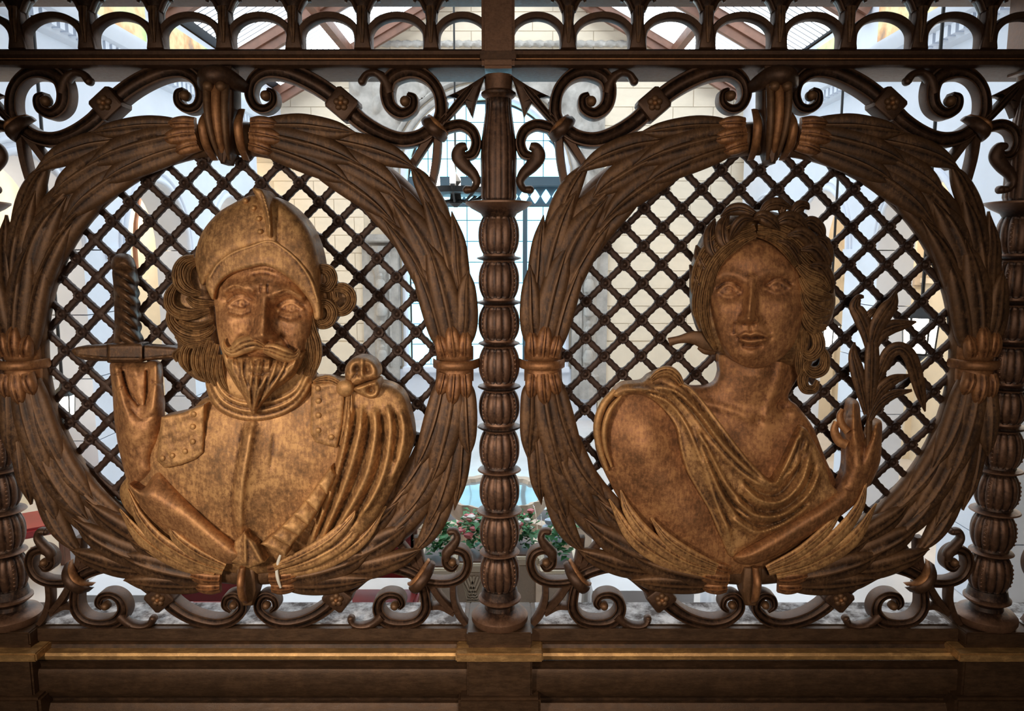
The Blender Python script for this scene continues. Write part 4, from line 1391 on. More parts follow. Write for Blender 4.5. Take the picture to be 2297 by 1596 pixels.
# ---- palm spray
spray = [([(1944, 930, 74), (1934, 880, 78), (1922, 830, 78), (1914, 796, 72), (1917, 768, 66)], [7, 14, 16, 11, 2]),
         ([(1952, 925, 76), (1954, 870, 84), (1956, 810, 84), (1956, 764, 76), (1952, 730, 66)], [7, 15, 17, 13, 3]),
         ([(1954, 800, 74), (1946, 750, 76), (1930, 710, 76), (1918, 688, 74), (1926, 668, 70), (1938, 666, 66)], [8, 16, 18, 14, 8, 3]),
         ([(1954, 780, 76), (1966, 736, 82), (1986, 700, 84), (2002, 678, 80), (2010, 652, 70)], [8, 17, 19, 14, 2]),
         ([(1956, 790, 72), (1972, 752, 76), (2000, 734, 76), (2030, 728, 72), (2056, 722, 66)], [8, 16, 16, 11, 2]),
         ([(1960, 880, 74), (1974, 836, 78), (1994, 794, 80), (2020, 782, 82), (2042, 802, 80), (2056, 846, 74), (2066, 886, 70), (2075, 924, 64)], [6, 13, 16, 15, 17, 16, 12, 2]),
         ([(1950, 930, 76), (1972, 880, 82), (2002, 854, 82), (2040, 842, 74)], [6, 14, 13, 3]),
         ([(1950, 944, 76), (1970, 908, 80), (2002, 886, 80), (2046, 876, 72)], [6, 12, 11, 3]),
         ([(1992, 716, 70), (2000, 700, 72), (2014, 690, 70)], [6, 8, 3]),
         ([(1940, 720, 70), (1952, 704, 74), (1966, 694, 72)], [6, 9, 4])]
sp_root = PW("spray_stem", [(1948, 1010, 66), (1950, 950, 70), (1954, 880, 70), (1955, 800, 66)], [6, 7, 7, 5], 7, ROUND, MAT_LEAFM)
for pts, w in spray:
    PW("spray_leaf", pts, w, [8] * (len(pts) - 1) + [3], LEAF, MAT_LEAFM, parent=sp_root)

# ---- hair mass behind the face
R = Relief([(1552, 640), (1556, 596), (1570, 550), (1594, 512), (1634, 486), (1680, 472), (1730, 474), (1780, 492), (1824, 528), (1854, 576), (1868, 630), (1874, 680), (1860, 728), (1836, 752), (1820, 790), (1800, 830), (1770, 820), (1640, 800), (1604, 790), (1574, 752), (1556, 700)], 2.8)
R.h = 46 + R.dome(70, 54)
R.build("hair_mass", MAT_HAIR, wom, 20)
hair = [  # from the parting down over the left temple
    ([(1698, 526, 132), (1664, 540, 134), (1628, 566, 128), (1600, 600, 116), (1584, 640, 104), (1578, 690, 94), (1586, 740, 86), (1604, 784, 78)], [6, 12, 14, 14, 13, 12, 10, 4]),
    ([(1694, 510, 128), (1654, 524, 128), (1616, 552, 120), (1586, 592, 108), (1568, 640, 96), (1562, 690, 86), (1572, 738, 78)], [7, 12, 13, 13, 12, 11, 4]),
    ([(1686, 496, 120), (1644, 512, 120), (1604, 540, 112), (1576, 580, 100), (1560, 626, 88), (1556, 676, 78)], [7, 11, 12, 12, 11, 4]),
    ([(1672, 536, 138), (1640, 560, 134), (1612, 592, 122), (1598, 630, 110), (1594, 672, 98)], [4, 8, 9, 9, 3]),
    # right of the parting, waving back
    ([(1698, 526, 132), (1734, 532, 134), (1766, 550, 130), (1790, 578, 122), (1812, 600, 112), (1840, 610, 100)], [6, 12, 14, 14, 12, 5]),
    ([(1700, 510, 128), (1744, 512, 128), (1784, 534, 122), (1814, 566, 112), (1842, 594, 98)], [7, 12, 14, 13, 5]),
    ([(1704, 494, 120), (1752, 496, 120), (1796, 518, 112), (1832, 554, 100), (1854, 598, 86)], [7, 12, 13, 12, 5]),
    ([(1716, 534, 136), (1744, 546, 136), (1770, 570, 130), (1784, 598, 122)], [4, 8, 9, 4]),
    ([(1790, 596, 122), (1814, 618, 120), (1842, 630, 110), (1862, 652, 96)], [9, 14, 14, 5]),
    ([(1796, 622, 118), (1814, 648, 118), (1840, 662, 110), (1866, 668, 96)], [8, 14, 14, 5]),
    ([(1798, 650, 112), (1808, 680, 114), (1832, 700, 108), (1862, 702, 96)], [7, 13, 14, 5]),
    ([(1800, 684, 106), (1808, 714, 108), (1828, 736, 102), (1854, 734, 90)], [7, 13, 13, 5]),
    # curls falling behind the neck
    ([(1808, 728, 88), (1830, 750, 92), (1836, 780, 92), (1818, 800, 92), (1802, 788, 90), (1808, 770, 88)], [9, 13, 14, 13, 10, 5]),
    ([(1834, 776, 84), (1850, 800, 88), (1846, 828, 88), (1824, 836, 88), (1810, 822, 86), (1820, 806, 84)], [8, 12, 13, 12, 10, 5]),
    ([(1812, 826, 80), (1800, 850, 84), (1806, 872, 84), (1826, 872, 82), (1834, 854, 80)], [9, 12, 12, 10, 5]),
    ([(1798, 740, 90), (1798, 780, 90), (1794, 820, 86), (1798, 860, 80)], [7, 10, 11, 4])]
for k, (pts, w) in enumerate(hair):
    strands("hair_lock", pts, w, [8] + [13] * (len(pts) - 2) + [6], M_px, MAT_HAIR, wom, 80 + k, 2)

# ---- face
R = Relief([(1594, 640), (1596, 680), (1604, 716), (1614, 752), (1628, 784), (1646, 808), (1668, 822), (1694, 827), (1722, 822), (1750, 806), (1776, 780), (1792, 746), (1801, 706), (1804, 664), (1800, 626), (1786, 588), (1760, 560), (1728, 544), (1698, 537), (1666, 546), (1634, 566), (1608, 598)], 1.7)
R.h = 78 + R.ball(1699, 680, 122, 168, 62) - 4 + R.dome(20, 8)
R.h += R.stroke([(1606, 624), (1626, 614), (1652, 618), (1668, 630)], [12, 13, 13, 11], 4.5)
R.h += R.stroke([(1700, 626), (1722, 612), (1752, 606), (1786, 616)], [12, 13, 14, 10], 4.5)
for ex, ey, a, rx in ((1634, 653, 3, 22), (1746, 645, -4, 25)):
    R.h += R.blob(ex, ey - 1, 36, 20, -19, a)
    R.h += R.blob(ex + (20 if ex < 1690 else -24), ey - 3, 12, 15, -7)
    R.h += R.blob(ex, ey, rx * .8, 10, 11, a)
    R.h += R.stroke([(ex - rx - 2, ey + 3), (ex - 10, ey - 10), (ex + 6, ey - 11), (ex + rx + 3, ey + 1)], 4.4, 3.2)
    R.h += R.stroke([(ex - rx, ey + 4), (ex - 6, ey + 12), (ex + 10, ey + 11), (ex + rx + 2, ey + 3)], 3.8, 1.8)
    R.h += R.stroke([(ex - rx - 3, ey - 6), (ex - 8, ey - 19), (ex + 8, ey - 20), (ex + rx + 3, ey - 8)], 3.2, -3)
    u, v = R.rot(ex + 1, ey - 1, 7.5, 7.5, 0)
    r = np.sqrt(u * u + v * v)
    R.h += -.8 * np.exp(-((r - 1) / .3) ** 2) - 1.0 * np.exp(-(r / .5) ** 2)
R.h += R.stroke([(1686, 626), (1685, 655), (1682, 690), (1680, 714)], [10, 10, 11, 12], [8, 22, 31, 36])
R.h += R.blob(1680, 714, 12, 10, 9) + R.blob(1664, 718, 8, 8, 12) + R.blob(1698, 718, 9, 8, 12)
R.h += R.blob(1672, 727, 6, 4, -9) + R.blob(1690, 727, 6, 4, -9)
R.h += R.blob(1685, 748, 34, 24, 9)
R.h += R.stroke([(1682, 730), (1683, 742)], 3.2, -3.5, smooth=0)
R.h += R.stroke([(1658, 757), (1672, 749), (1683, 752), (1698, 748), (1722, 757)], [3.5, 5, 5, 5, 3.5], 6)     # upper lip
R.h += R.stroke([(1658, 758), (1672, 757), (1686, 759), (1702, 757), (1722, 758)], 3.2, -5)                      # mouth line
R.h += R.stroke([(1662, 763), (1684, 768), (1716, 763)], [4, 6.5, 4], 8)                                        # lower lip
R.h += R.stroke([(1668, 777), (1686, 780), (1706, 777)], 4.5, -5)
R.h += R.blob(1687, 796, 24, 16, 12)
R.h += R.blob(1622, 700, 24, 30, 6) + R.blob(1764, 700, 30, 32, 7)
R.h += R.stroke([(1652, 722), (1646, 738), (1648, 752)], 6, -4, taper=.2) + R.stroke([(1712, 722), (1724, 738), (1728, 752)], 6, -4, taper=.2)
R.h += R.blob(1655, 758, 6, 6, -4) + R.blob(1729, 758, 6, 6, -4)
R.h += R.blob(1695, 580, 60, 24, 5) + R.noise(.12, 34, 35)
R.build("face", MAT_SKINW, wom, 30)

# ---- laurel crown and hair ribbon
crown = [([(1690, 492, 138), (1708, 486, 148), (1732, 498, 146), (1750, 518, 136)], [3, 15, 15, 2]),
         ([(1692, 492, 136), (1668, 494, 142), (1650, 514, 140), (1636, 540, 130)], [3, 13, 13, 2]),
         ([(1642, 566, 128), (1624, 540, 128), (1622, 506, 118), (1636, 476, 104)], [4, 17, 16, 2]),
         ([(1616, 586, 118), (1598, 560, 116), (1594, 522, 106), (1604, 490, 94)], [4, 16, 15, 2]),
         ([(1596, 616, 108), (1578, 594, 104), (1568, 570, 96), (1562, 550, 84)], [4, 13, 12, 2]),
         ([(1582, 650, 98), (1566, 632, 94), (1556, 612, 86), (1547, 594, 76)], [4, 11, 10, 2]),
         ([(1704, 486, 120), (1668, 470, 118), (1640, 472, 110), (1616, 486, 100)], [4, 14, 13, 2]),
         ([(1702, 484, 120), (1724, 462, 116), (1750, 458, 110), (1782, 470, 102)], [4, 13, 14, 2]),
         ([(1734, 506, 134), (1764, 490, 132), (1792, 498, 124), (1814, 520, 112)], [4, 16, 16, 2]),
         ([(1754, 486, 108), (1754, 464, 104), (1751, 450, 96), (1748, 440, 90)], [5, 12, 10, 2]),
         ([(1772, 488, 108), (1790, 466, 104), (1806, 462, 98), (1816, 470, 92)], [5, 14, 12, 2]),
         ([(1766, 528, 134), (1798, 524, 130), (1824, 546, 118), (1836, 576, 104)], [4, 16, 16, 2]),
         ([(1796, 504, 110), (1820, 498, 104), (1840, 514, 96), (1850, 538, 88)], [4, 14, 13, 2]),
         ([(1796, 560, 126), (1828, 558, 120), (1850, 584, 106), (1860, 616, 92)], [4, 16, 16, 2]),
         ([(1824, 532, 98), (1848, 542, 92), (1860, 564, 84), (1866, 588, 78)], [4, 12, 11, 2]),
         ([(1816, 596, 120), (1842, 600, 112), (1860, 628, 98), (1868, 658, 86)], [4, 15, 14, 2]),
         ([(1744, 540, 140), (1770, 548, 136), (1790, 574, 126), (1798, 600, 116)], [3, 10, 10, 2])]
for pts, w in crown:
    PW("laurel_leaf", pts, w, [6, 12, 12, 5], LEAF, MAT_LEAFM)
PW("hair_ribbon", [(1612, 782, 60), (1588, 768, 62), (1556, 758, 62), (1524, 762, 58), (1500, 768, 54)], [10, 19, 15, 9, 10], 8, FLAT, MAT_LEAFM)
PW("hair_ribbon", [(1606, 788, 56), (1584, 784, 58), (1566, 778, 56)], [8, 12, 6], 7, FLAT, MAT_LEAFM)

for pts, w in (([(1606, 1284, 62), (1530, 1258, 74), (1456, 1206, 74), (1410, 1148, 64), (1392, 1100, 54)], [9, 15, 16, 12, 2]),
               ([(1610, 1272, 74), (1548, 1244, 84), (1496, 1208, 84), (1460, 1162, 74)], [8, 13, 12, 2]),
               ([(1590, 1292, 56), (1500, 1262, 62), (1420, 1206, 60), (1366, 1120, 50)], [9, 16, 16, 2]),
               ([(1724, 1284, 62), (1810, 1252, 74), (1880, 1200, 76), (1926, 1140, 70), (1944, 1082, 60)], [9, 15, 16, 12, 2]),
               ([(1720, 1276, 70), (1792, 1240, 80), (1852, 1190, 80), (1890, 1140, 72)], [8, 12, 12, 2]),
               ([(1742, 1292, 56), (1830, 1264, 62), (1914, 1210, 62), (1966, 1130, 52)], [9, 16, 16, 2])):
    PW("leaf_spray", pts, w, [7] * (len(pts) - 1) + [3], LEAF, MAT_BUST)

# ================================================================== the bright hall behind the screen
def plain(name, col, rough=.7, metal=0.0, var=.08, sc=3.0, bump=0.0, emit=None, es=0.0):
    m, nt, b = nodes_of(name)
    n = noise_tex(nt, sc, 5, .6)
    c = ramp(nt, n, [(.3, tuple(max(0, v * (1 - var)) for v in col)), (.7, tuple(min(1, v * (1 + var)) for v in col))])
    nt.links.new(c, b.inputs["Base Color"])
    b.inputs["Roughness"].default_value = rough
    b.inputs["Metallic"].default_value = metal
    if bump:
        add_bump(nt, b, noise_tex(nt, sc * 12, 4), bump, .004)
    if emit:
        b.inputs["Emission Color"].default_value = tuple(emit) + (1,)
        b.inputs["Emission Strength"].default_value = es
    return m


H_CREAM = plain("cream_ashlar", (.80, .70, .55), .75, var=.05)
H_JOINT = plain("ashlar_joint", (.62, .54, .42), .85)
H_PALE = plain("pale_stone", (.72, .77, .86), .7, var=.04)
H_WARM = plain("warm_plaster", (.80, .69, .52), .8, var=.06)
H_GREY = plain("grey_carved_stone", (.42, .40, .37), .8, var=.25, sc=6, bump=.5)
H_FLOOR = plain("marble_floor", (.62, .59, .58), .22, var=.10, sc=1.5)
H_WOOD = plain("brown_beam", (.17, .075, .045), .5, var=.3, sc=5)
H_DARK = plain("dark_bar", (.03, .032, .04), .6)
H_LEAD = plain("window_lead", (.05, .09, .12), .5)
H_WHITE = plain("white_cloth", (.82, .83, .86), .8, var=.03)
H_RED = plain("dark_red_leather", (.25, .018, .02), .45, var=.2)
H_GREEN = plain("leaf_green", (.05, .22, .07), .5, var=.5, sc=30)
H_PINK = plain("pink_petals", (.75, .22, .24), .6, var=.3, sc=30)
H_BLUEF = plain("pale_blue_petals", (.55, .68, .85), .6, var=.2, sc=30)
H_WHITEF = plain("white_petals", (.85, .85, .82), .6, var=.1, sc=30)
H_STONE = plain("sand_stone", (.60, .50, .40), .8, var=.12, sc=8, bump=.3)
H_IRON = plain("black_iron", (.02, .02, .02), .5)


def lit(name, col, strength, var=None, sc=2.0):
    m = bpy.data.materials.new(name)
    m.use_nodes = True
    nt = m.node_tree
    nt.nodes.clear()
    out = nt.nodes.new("ShaderNodeOutputMaterial")
    e = nt.nodes.new("ShaderNodeEmission")
    e.inputs[1].default_value = strength
    if var:
        c = ramp(nt, noise_tex(nt, sc, 4, .6), [(.38, var), (.58, col)])
        nt.links.new(c, e.inputs[0])
    else:
        e.inputs[0].default_value = tuple(col) + (1,)
    nt.links.new(e.outputs[0], out.inputs[0])
    return m


GLASS_W = lit("daylit_leaded_glass", (.30, .62, .78), 5.2, (.19, .50, .66), 1.3)
GLASS_S = lit("daylit_skylight_glass", (.84, .93, 1.0), 4.8)
LAMP_G = lit("glowing_lamp_glass", (1.0, .93, .82), 14.0)
LAMP_C = lit("glowing_candle", (1.0, .90, .78), 20.0)

ZF = -2.60
WX = 3.45
YB = 10.0
EAVE, SLOPE = 2.30, .56
structure(tag(box("floor", -5.4, 5.4, .45, YB, ZF - .1, ZF, H_FLOOR), "pale polished stone floor of the hall behind the screen"))

# ---- back wall: ashlar courses round the great window
WC, WR, WS, WB = -.40, 1.17, 1.10, -1.74        # window centre x, radius, springing, sill
bw = structure(tag(bpy.data.objects.new("wall_back", None), "cream ashlar end wall of the hall"))
COL.objects.link(bw)


def bw_panel(name, poly, y0, y1, mat, parent):
    """polygon in x,z extruded in y"""
    P = np.asarray(poly, float) * 1000
    return plate(name, P, -y1 * 1000, -y0 * 1000, M_loc, mat, parent, link=True)


bw_panel("backing", [(-5.2, ZF), (WC - WR - .02, ZF), (WC - WR - .02, 4.6), (-5.2, 4.6)], YB, YB + .2, H_JOINT, bw)
bw_panel("backing", [(WC + WR + .02, ZF), (5.2, ZF), (5.2, 4.6), (WC + WR + .02, 4.6)], YB, YB + .2, H_JOINT, bw)
bw_panel("backing", [(WC - WR - .02, ZF), (WC + WR + .02, ZF), (WC + WR + .02, WB - .02), (WC - WR - .02, WB - .02)], YB, YB + .2, H_JOINT, bw)
arc = [(WC + WR * 1.017 * math.cos(a), WS + WR * 1.017 * math.sin(a)) for a in np.linspace(math.pi, 0, 25)]
bw_panel("backing", [(WC - WR - .02, WS), (WC - WR - .02, 4.6), (WC + WR + .02, 4.6), (WC + WR + .02, WS)] + arc[::-1], YB, YB + .2, H_JOINT, bw)
blk = box_me("ashlar_block", -.5, .5, 0, 1, -.5, .5, H_CREAM)
bwid, bhgt = .60, .27
row = 0
z = -1.35
while z < 3.9:
    off = (row % 2) * bwid / 2
    k = -8
    while k < 9:
        x0, x1 = k * bwid + off, (k + 1) * bwid + off
        zc_ = z + bhgt / 2
        k += 1
        for s in (-1, 1):
            lim = 2.25 if s < 0 else 1.36
            a, b = (x0, min(x1, -lim)) if s < 0 else (max(x0, lim), x1)
            if z > 2.72:
                a, b = x0, x1
                if s > 0:
                    break
            if b - a < .06 or a > WX or b < -WX:
                continue
            if zc_ > EAVE + SLOPE * (WX - abs((a + b) / 2)) + .1:
                continue
            if zc_ < -.2 and abs((a + b) / 2) > 3.3:
                continue
            o = obj("ashlar_block", blk, bw, ((a + b) / 2, YB - .012, zc_))
            o.scale = (b - a - .010, .02, bhgt - .010)
    z += bhgt
    row += 1
# plinth and rope moulding
bw_panel("plinth_course", [(-5, ZF), (5, ZF), (5, -1.36), (-5, -1.36)], YB - .03, YB - .0005, H_CREAM, bw) if False else None
for xa, xb in ((-5.0, -2.22), (1.34, 5.0)):
    box("plinth_course", xa, xb, YB - .03, YB, ZF, -1.37, H_CREAM, bw)
box("plinth_course", WC - WR - .5, WC + WR + .55, YB - .05, YB, ZF, WB - .05, H_PALE, bw)
pts = []
V = []; faces = []
nseg = 420
for i in range(nseg + 1):
    x = -3.2 + 6.4 * i / nseg
    for j in range(8):
        a = 2 * math.pi * j / 8
        r = .045 * (1 + .22 * math.sin(2 * a + x * 42))
        V.append((x, YB - .05 + r * math.cos(a), 3.05 + r * math.sin(a)))
for i in range(nseg):
    for j in range(8):
        faces.append((i * 8 + j, i * 8 + (j + 1) % 8, (i + 1) * 8 + (j + 1) % 8, (i + 1) * 8 + j))
obj("rope_moulding", mesh_np("rope_moulding", V, faces, H_GREY, 60), bw)

# ---- the great window
wn = structure(tag(bpy.data.objects.new("window_1", None), "tall round-arched leaded window glowing with daylight"))
COL.objects.link(wn)
ncol = 8
cw = 2 * WR / ncol
rows = [WB + .32 * k for k in range(8)]
zt0, zt1 = .74, .98       # tracery band
pane_u = box_me("glass_pane", -.5, .5, -.5, .5, -.5, .5, GLASS_W)
for c in range(ncol):
    xc = WC - WR + cw * (c + .5)
    for r_ in range(8):
        za = rows[r_]; zb = min(rows[r_] + .32, zt0)
        if zb - za < .05:
            continue
        o = obj("glass_pane", pane_u, wn, (xc, YB + .14, (za + zb) / 2))
        o.scale = (cw - .014, .01, zb - za - .014)
    # upper lights under the arch, clipped to the round head
    for r_ in range(5):
        za = 1.16 + .27 * r_
        xa, xb = xc - cw / 2 + .007, xc + cw / 2 - .007
        top = lambda x: WS + math.sqrt(max(0, (WR * .985) ** 2 - (x - WC) ** 2))
        zb_ = [min(za + .256, top(x)) for x in np.linspace(xa, xb, 5)]
        if min(zb_) <= za + .02 and max(zb_) <= za + .05:
            continue
        zb_ = [max(v, za + .004) for v in zb_]
        pl = [(xa * 1000, za * 1000), (xb * 1000, za * 1000)] + [(x * 1000, v * 1000) for x, v in list(zip(np.linspace(xa, xb, 5), zb_))[::-1]]
        plate("glass_pane", pl, -(YB + .145) * 1000, -(YB + .135) * 1000, M_loc, GLASS_W, wn)
# quatrefoil tracery row
for k in range(14):
    xc = WC - WR + (2 * WR) * (k + .5) / 14
    for dx, dz in ((-.032, 0), (.032, 0), (0, .045), (0, -.045)):
        pass
    o = obj("glass_pane", lathe("tracery_light", [(.02, -.005), (.062, -.004), (.062, .004), (.02, .005)], GLASS_W, 12, lambda z, a: 1 + .18 * math.cos(4 * a), link=False), wn, (xc, YB + .13, (zt0 + zt1) / 2))
    o.rotation_euler = (math.pi / 2, 0, 0)
    o.scale = (1, 1.5, 1)
o = box("lead_net", WC - WR, WC + WR, YB + .15, YB + .17, WB, WS, H_LEAD, wn)
arcp = [((WC + WR * math.cos(a)) * 1000, (WS + WR * math.sin(a)) * 1000) for a in np.linspace(0, math.pi, 25)]
plate("lead_net", arcp, -(YB + .17) * 1000, -(YB + .15) * 1000, M_loc, H_LEAD, wn)
box("transom", WC - WR, WC + WR, YB + .02, YB + .13, 1.00, 1.14, H_LEAD, wn, .01)
box("transom", WC - WR, WC + WR, YB + .04, YB + .13, .70, .75, H_LEAD, wn, .01)
for x in (WC - .60, WC + .60):
    box("mullion", x - .035, x + .035, YB + .02, YB + .13, WB, .70, H_LEAD, wn, .01)
box("window_sill", WC - WR - .12, WC + WR + .12, YB - .14, YB + .13, WB - .1, WB, H_PALE, wn, .015)
# moulded arch surround
for rr, ww_, hh in ((WR + .06, .055, .10), (WR + .19, .05, .07), (WR + .30, .04, .12)):
    pts = [((WC + rr) * 1000, WB * 1000, -YB * 1000), ((WC + rr) * 1000, -.4 * 1000, -YB * 1000)] + \
          [((WC + rr * math.cos(a)) * 1000, (WS + rr * math.sin(a)) * 1000, -YB * 1000) for a in np.linspace(0, math.pi, 19)] + \
          [((WC - rr) * 1000, -.4 * 1000, -YB * 1000), ((WC - rr) * 1000, WB * 1000, -YB * 1000)]
    ribbon("arch_moulding", pts, ww_ * 1000, hh * 1000, ROUND, M_loc, H_GREY if rr > WR + .1 else H_PALE, 2, wn)

# ---- grey carved stone round the window: spandrels and figured pilasters
def carved(name, x0, x1, z0, z1, y, amp, seed, cut=None, label=None, cat="carving"):
    nx, nz = int((x1 - x0) / .022), int((z1 - z0) / .022)
    gx, gz = np.meshgrid(np.linspace(x0, x1, nx), np.linspace(z0, z1, nz))
    rs = np.random.RandomState(seed)
    h = np.zeros_like(gx)
    for _ in range(46):
        cx_, cz_ = rs.uniform(x0, x1), rs.uniform(z0, z1)
        r1, r2 = rs.uniform(.04, .10), rs.uniform(.08, .26)
        a = rs.uniform(-.7, .7)
        u = ((gx - cx_) * math.cos(a) + (gz - cz_) * math.sin(a)) / r1
        v = (-(gx - cx_) * math.sin(a) + (gz - cz_) * math.cos(a)) / r2
        h = np.maximum(h, np.sqrt(np.maximum(0, 1 - u * u - v * v)) * rs.uniform(.4, 1))
    edge = np.minimum(np.minimum(gx - x0, x1 - gx), np.minimum(gz - z0, z1 - gz))
    h = h * np.clip(edge / .04, 0, 1)
    V = np.stack([gx, y - .02 - amp * h, gz], -1).reshape(-1, 3)
    idx = np.arange(nx * nz).reshape(nz, nx)
    fc = np.stack([idx[:-1, :-1], idx[:-1, 1:], idx[1:, 1:], idx[1:, :-1]], -1).reshape(-1, 4)
    if cut is not None:
        c = V[fc].mean(1)
        fc = fc[cut(c[:, 0], c[:, 2])]
    me = mesh_np(name, V, [tuple(int(i) for i in f) for f in fc], H_GREY, 60, fix=False)
    o = obj(name, me)
    return tag(o, label, cat)


ow = lambda x, z: (np.hypot(x - WC, z - WS) > WR + .32)
carved("carved_spandrel", WC - WR - .85, WC, WS - .3, 2.74, YB, .12, 3, lambda x, z: ow(x, z) & ((z > WS) | (x < WC - WR - .32)), "grey carved stone spandrel left of the window arch")
carved("carved_spandrel", WC, WC + WR + .62, WS - .3, 2.74, YB, .12, 5, lambda x, z: ow(x, z) & ((z > WS) | (x > WC + WR + .32)), "grey carved stone spandrel right of the window arch")
for s, xc, lab in ((-1, WC - WR - .44, "grey stone pilaster with carved figures left of the tall window"), (1, WC + WR + .42, "grey stone pilaster with carved figures right of the tall window")):
    t = thing("figured_pilaster", lab, "pilaster", (xc, YB - .06, WB - .5), "pilasters by the window")
    zz0 = 0.0
    lathe("half_column", [(.16, 0), (.16, .35), (.12, .40), (.105, .5), (.11, 1.2), (.10, 1.9), (.12, 1.95), (.15, 2.05), (.16, 2.35)], H_GREY, 20, lambda z, a: 1 + .05 * math.cos(9 * a), t)
    box("pilaster_slab", -.27, .27, -.03, .02, 0, 2.4, H_GREY, t)
    for k in range(4):
        zb = .55 + k * .36
        lathe("carved_figure", [(.02, zb), (.075, zb + .03), (.085, zb + .10), (.06, zb + .19), (.035, zb + .22), (.045, zb + .27), (.02, zb + .31)], H_GREY, 14, lambda z, a: 1 + .1 * math.sin(3 * a + z * 30), t, (s * -.02, -.11, 0))
    box("cornice", -.30, .30, -.22, .02, 2.4, 2.52, H_GREY, t, .02)

# ---- side walls: arcades between nave and aisles
def side_wall(s, centres, nm, lab):
    w = structure(tag(bpy.data.objects.new(nm, None), lab))
    COL.objects.link(w)
    th, r, spr = .34, .65, .03
    xa, xb = (WX, WX + th) if s > 0 else (-WX - th, -WX)
    def slab(name, poly, mat=H_PALE):
        P = np.asarray(poly, float)
        n = len(P)
        V = np.concatenate([np.column_stack([np.full(n, xa), P]), np.column_stack([np.full(n, xb), P])])
        faces = [tuple(range(n)), tuple(range(2 * n - 1, n - 1, -1))] + [(i, (i + 1) % n, n + (i + 1) % n, n + i) for i in range(n)]
        return obj(name, mesh_np(name, V, faces, mat, 30), w)
    ys = sorted(centres)
    ed = [ys[0] - 1.0] + [(a + b) / 2 for a, b in zip(ys[:-1], ys[1:])] + [ys[-1] + 1.0]
    for k, c in enumerate(ys):
        y0, y1 = max(ed[k], 1.2), min(ed[k + 1], YB)
        arcq = [(c + r * math.cos(a), spr + r * math.sin(a)) for a in np.linspace(math.pi, 0, 17)]
        slab("spandrel", [(y0, spr), (c - r, spr)] + arcq[1:-1] + [(c + r, spr), (y1, spr), (y1, 1.62), (y0, 1.62)])
        for a_, b_ in ((y0, c - r), (c + r, y1)):
            # coursed pier drums
            z = ZF
            while z < spr - .01:
                zt = min(z + .525, spr)
                slab("pier_course", [(a_, z + .004), (b_, z + .004), (b_, zt - .004), (a_, zt - .004)])
                z = zt
        xf = xa if s > 0 else xb
        for rr, ww_ in ((r + .03, .03), (r + .11, .022)):
            V = []; faces = []
            npt = 24
            for i in range(npt + 1):
                a = math.pi * i / npt
                for j in range(8):
                    q = 2 * math.pi * j / 8
                    V.append((xf - s * .0 + ww_ * math.sin(q), c + (rr + ww_ * math.cos(q)) * math.cos(a), spr + (rr + ww_ * math.cos(q)) * math.sin(a)))
            for i in range(npt):
                for j in range(8):
                    faces.append((i * 8 + j, i * 8 + (j + 1) % 8, (i + 1) * 8 + (j + 1) % 8, (i + 1) * 8 + j))
            obj("archivolt", mesh_np("archivolt", V, faces, H_PALE, 60), w)
        box("impost", xa - .03, xb + .03, c - r - .36, c - r + .015, spr - .07, spr + .01, H_PALE, w)
    # cornice with dentils, and the frieze over it
    x_in = -s * .10
    sx = s * WX
    prof = [(0, 1.60), (.06, 1.62), (.08, 1.70), (.16, 1.74), (.20, 1.82), (.20, 1.86), (0, 1.86)]
    V = [(sx - s * p, y, z) for y in (1.2, YB) for p, z in prof]
    m = len(prof)
    faces = [(i, (i + 1) % m, m + (i + 1) % m, m + i) for i in range(m)] + [tuple(range(m)), tuple(range(2 * m - 1, m - 1, -1))]
    obj("cornice", mesh_np("cornice", V, faces, H_PALE, 30), w)
    den = box_me("dentil", -.045, .045, -.03, .03, -.04, .04, H_PALE)
    y = 2.6
    while y < YB:
        obj("dentil", den, w, (sx - s * .085, y, 1.68))
        y += .105
    box("frieze", min(sx, sx + s * .3), max(sx, sx + s * .3), 1.2, YB, 1.86, EAVE + .05, H_PALE, w)
    # aisle behind
    ax = s * 5.05
    box("aisle_wall", min(ax, ax + s * .1), max(ax, ax + s * .1), .5, YB, ZF, 1.6, H_WARM, w)
    box("aisle_ceiling", min(s * (WX + th), ax), max(s * (WX + th), ax), .5, YB, 1.5, 1.6, H_WARM, w)
    for c in ys:
        box("aisle_pilaster", min(ax, ax - s * .08), max(ax, ax - s * .08), c - 1.16, c - .84, ZF, 1.5, H_WARM, w)
        box("aisle_capital", min(ax, ax - s * .14), max(ax, ax - s * .14), c - 1.22, c - .78, -.42, -.18, H_STONE, w, .03)
        box("aisle_string_course", min(ax, ax - s * .05), max(ax, ax - s * .05), c - 1.0, c + 1.0, -.36, -.30, H_CREAM, w)
        # brown timber ribs springing over the aisle
        for q in (-1, 1):
            pts = []
            for i in range(9):
                a = math.pi / 2 * i / 8
                pts.append((ax - s * (.10 + .9 * (1 - math.cos(a))), c + q * .55 * (1 - .7 * math.sin(a) * .5), -.25 + 1.7 * math.sin(a)))
            V = []; faces = []
            for p in pts:
                for dx, dz in ((-.025, -.02), (.025, -.02), (.025, .02), (-.025, .02)):
                    V.append((p[0] + dz, p[1] + dx, p[2] + dz))
            for i in range(8):
                for j in range(4):
                    faces.append((i * 4 + j, i * 4 + (j + 1) % 4, (i + 1) * 4 + (j + 1) % 4, (i + 1) * 4 + j))
            obj("timber_rib", mesh_np("timber_rib", V, faces, H_WOOD, 30), w)
    return w


side_wall(-1, [1.8, 3.8, 5.8, 7.8], "wall_left", "pale stone arcade along the left side of the hall")
side_wall(1, [2.85, 4.85, 6.85, 8.85], "wall_right", "pale stone arcade along the right side of the hall")

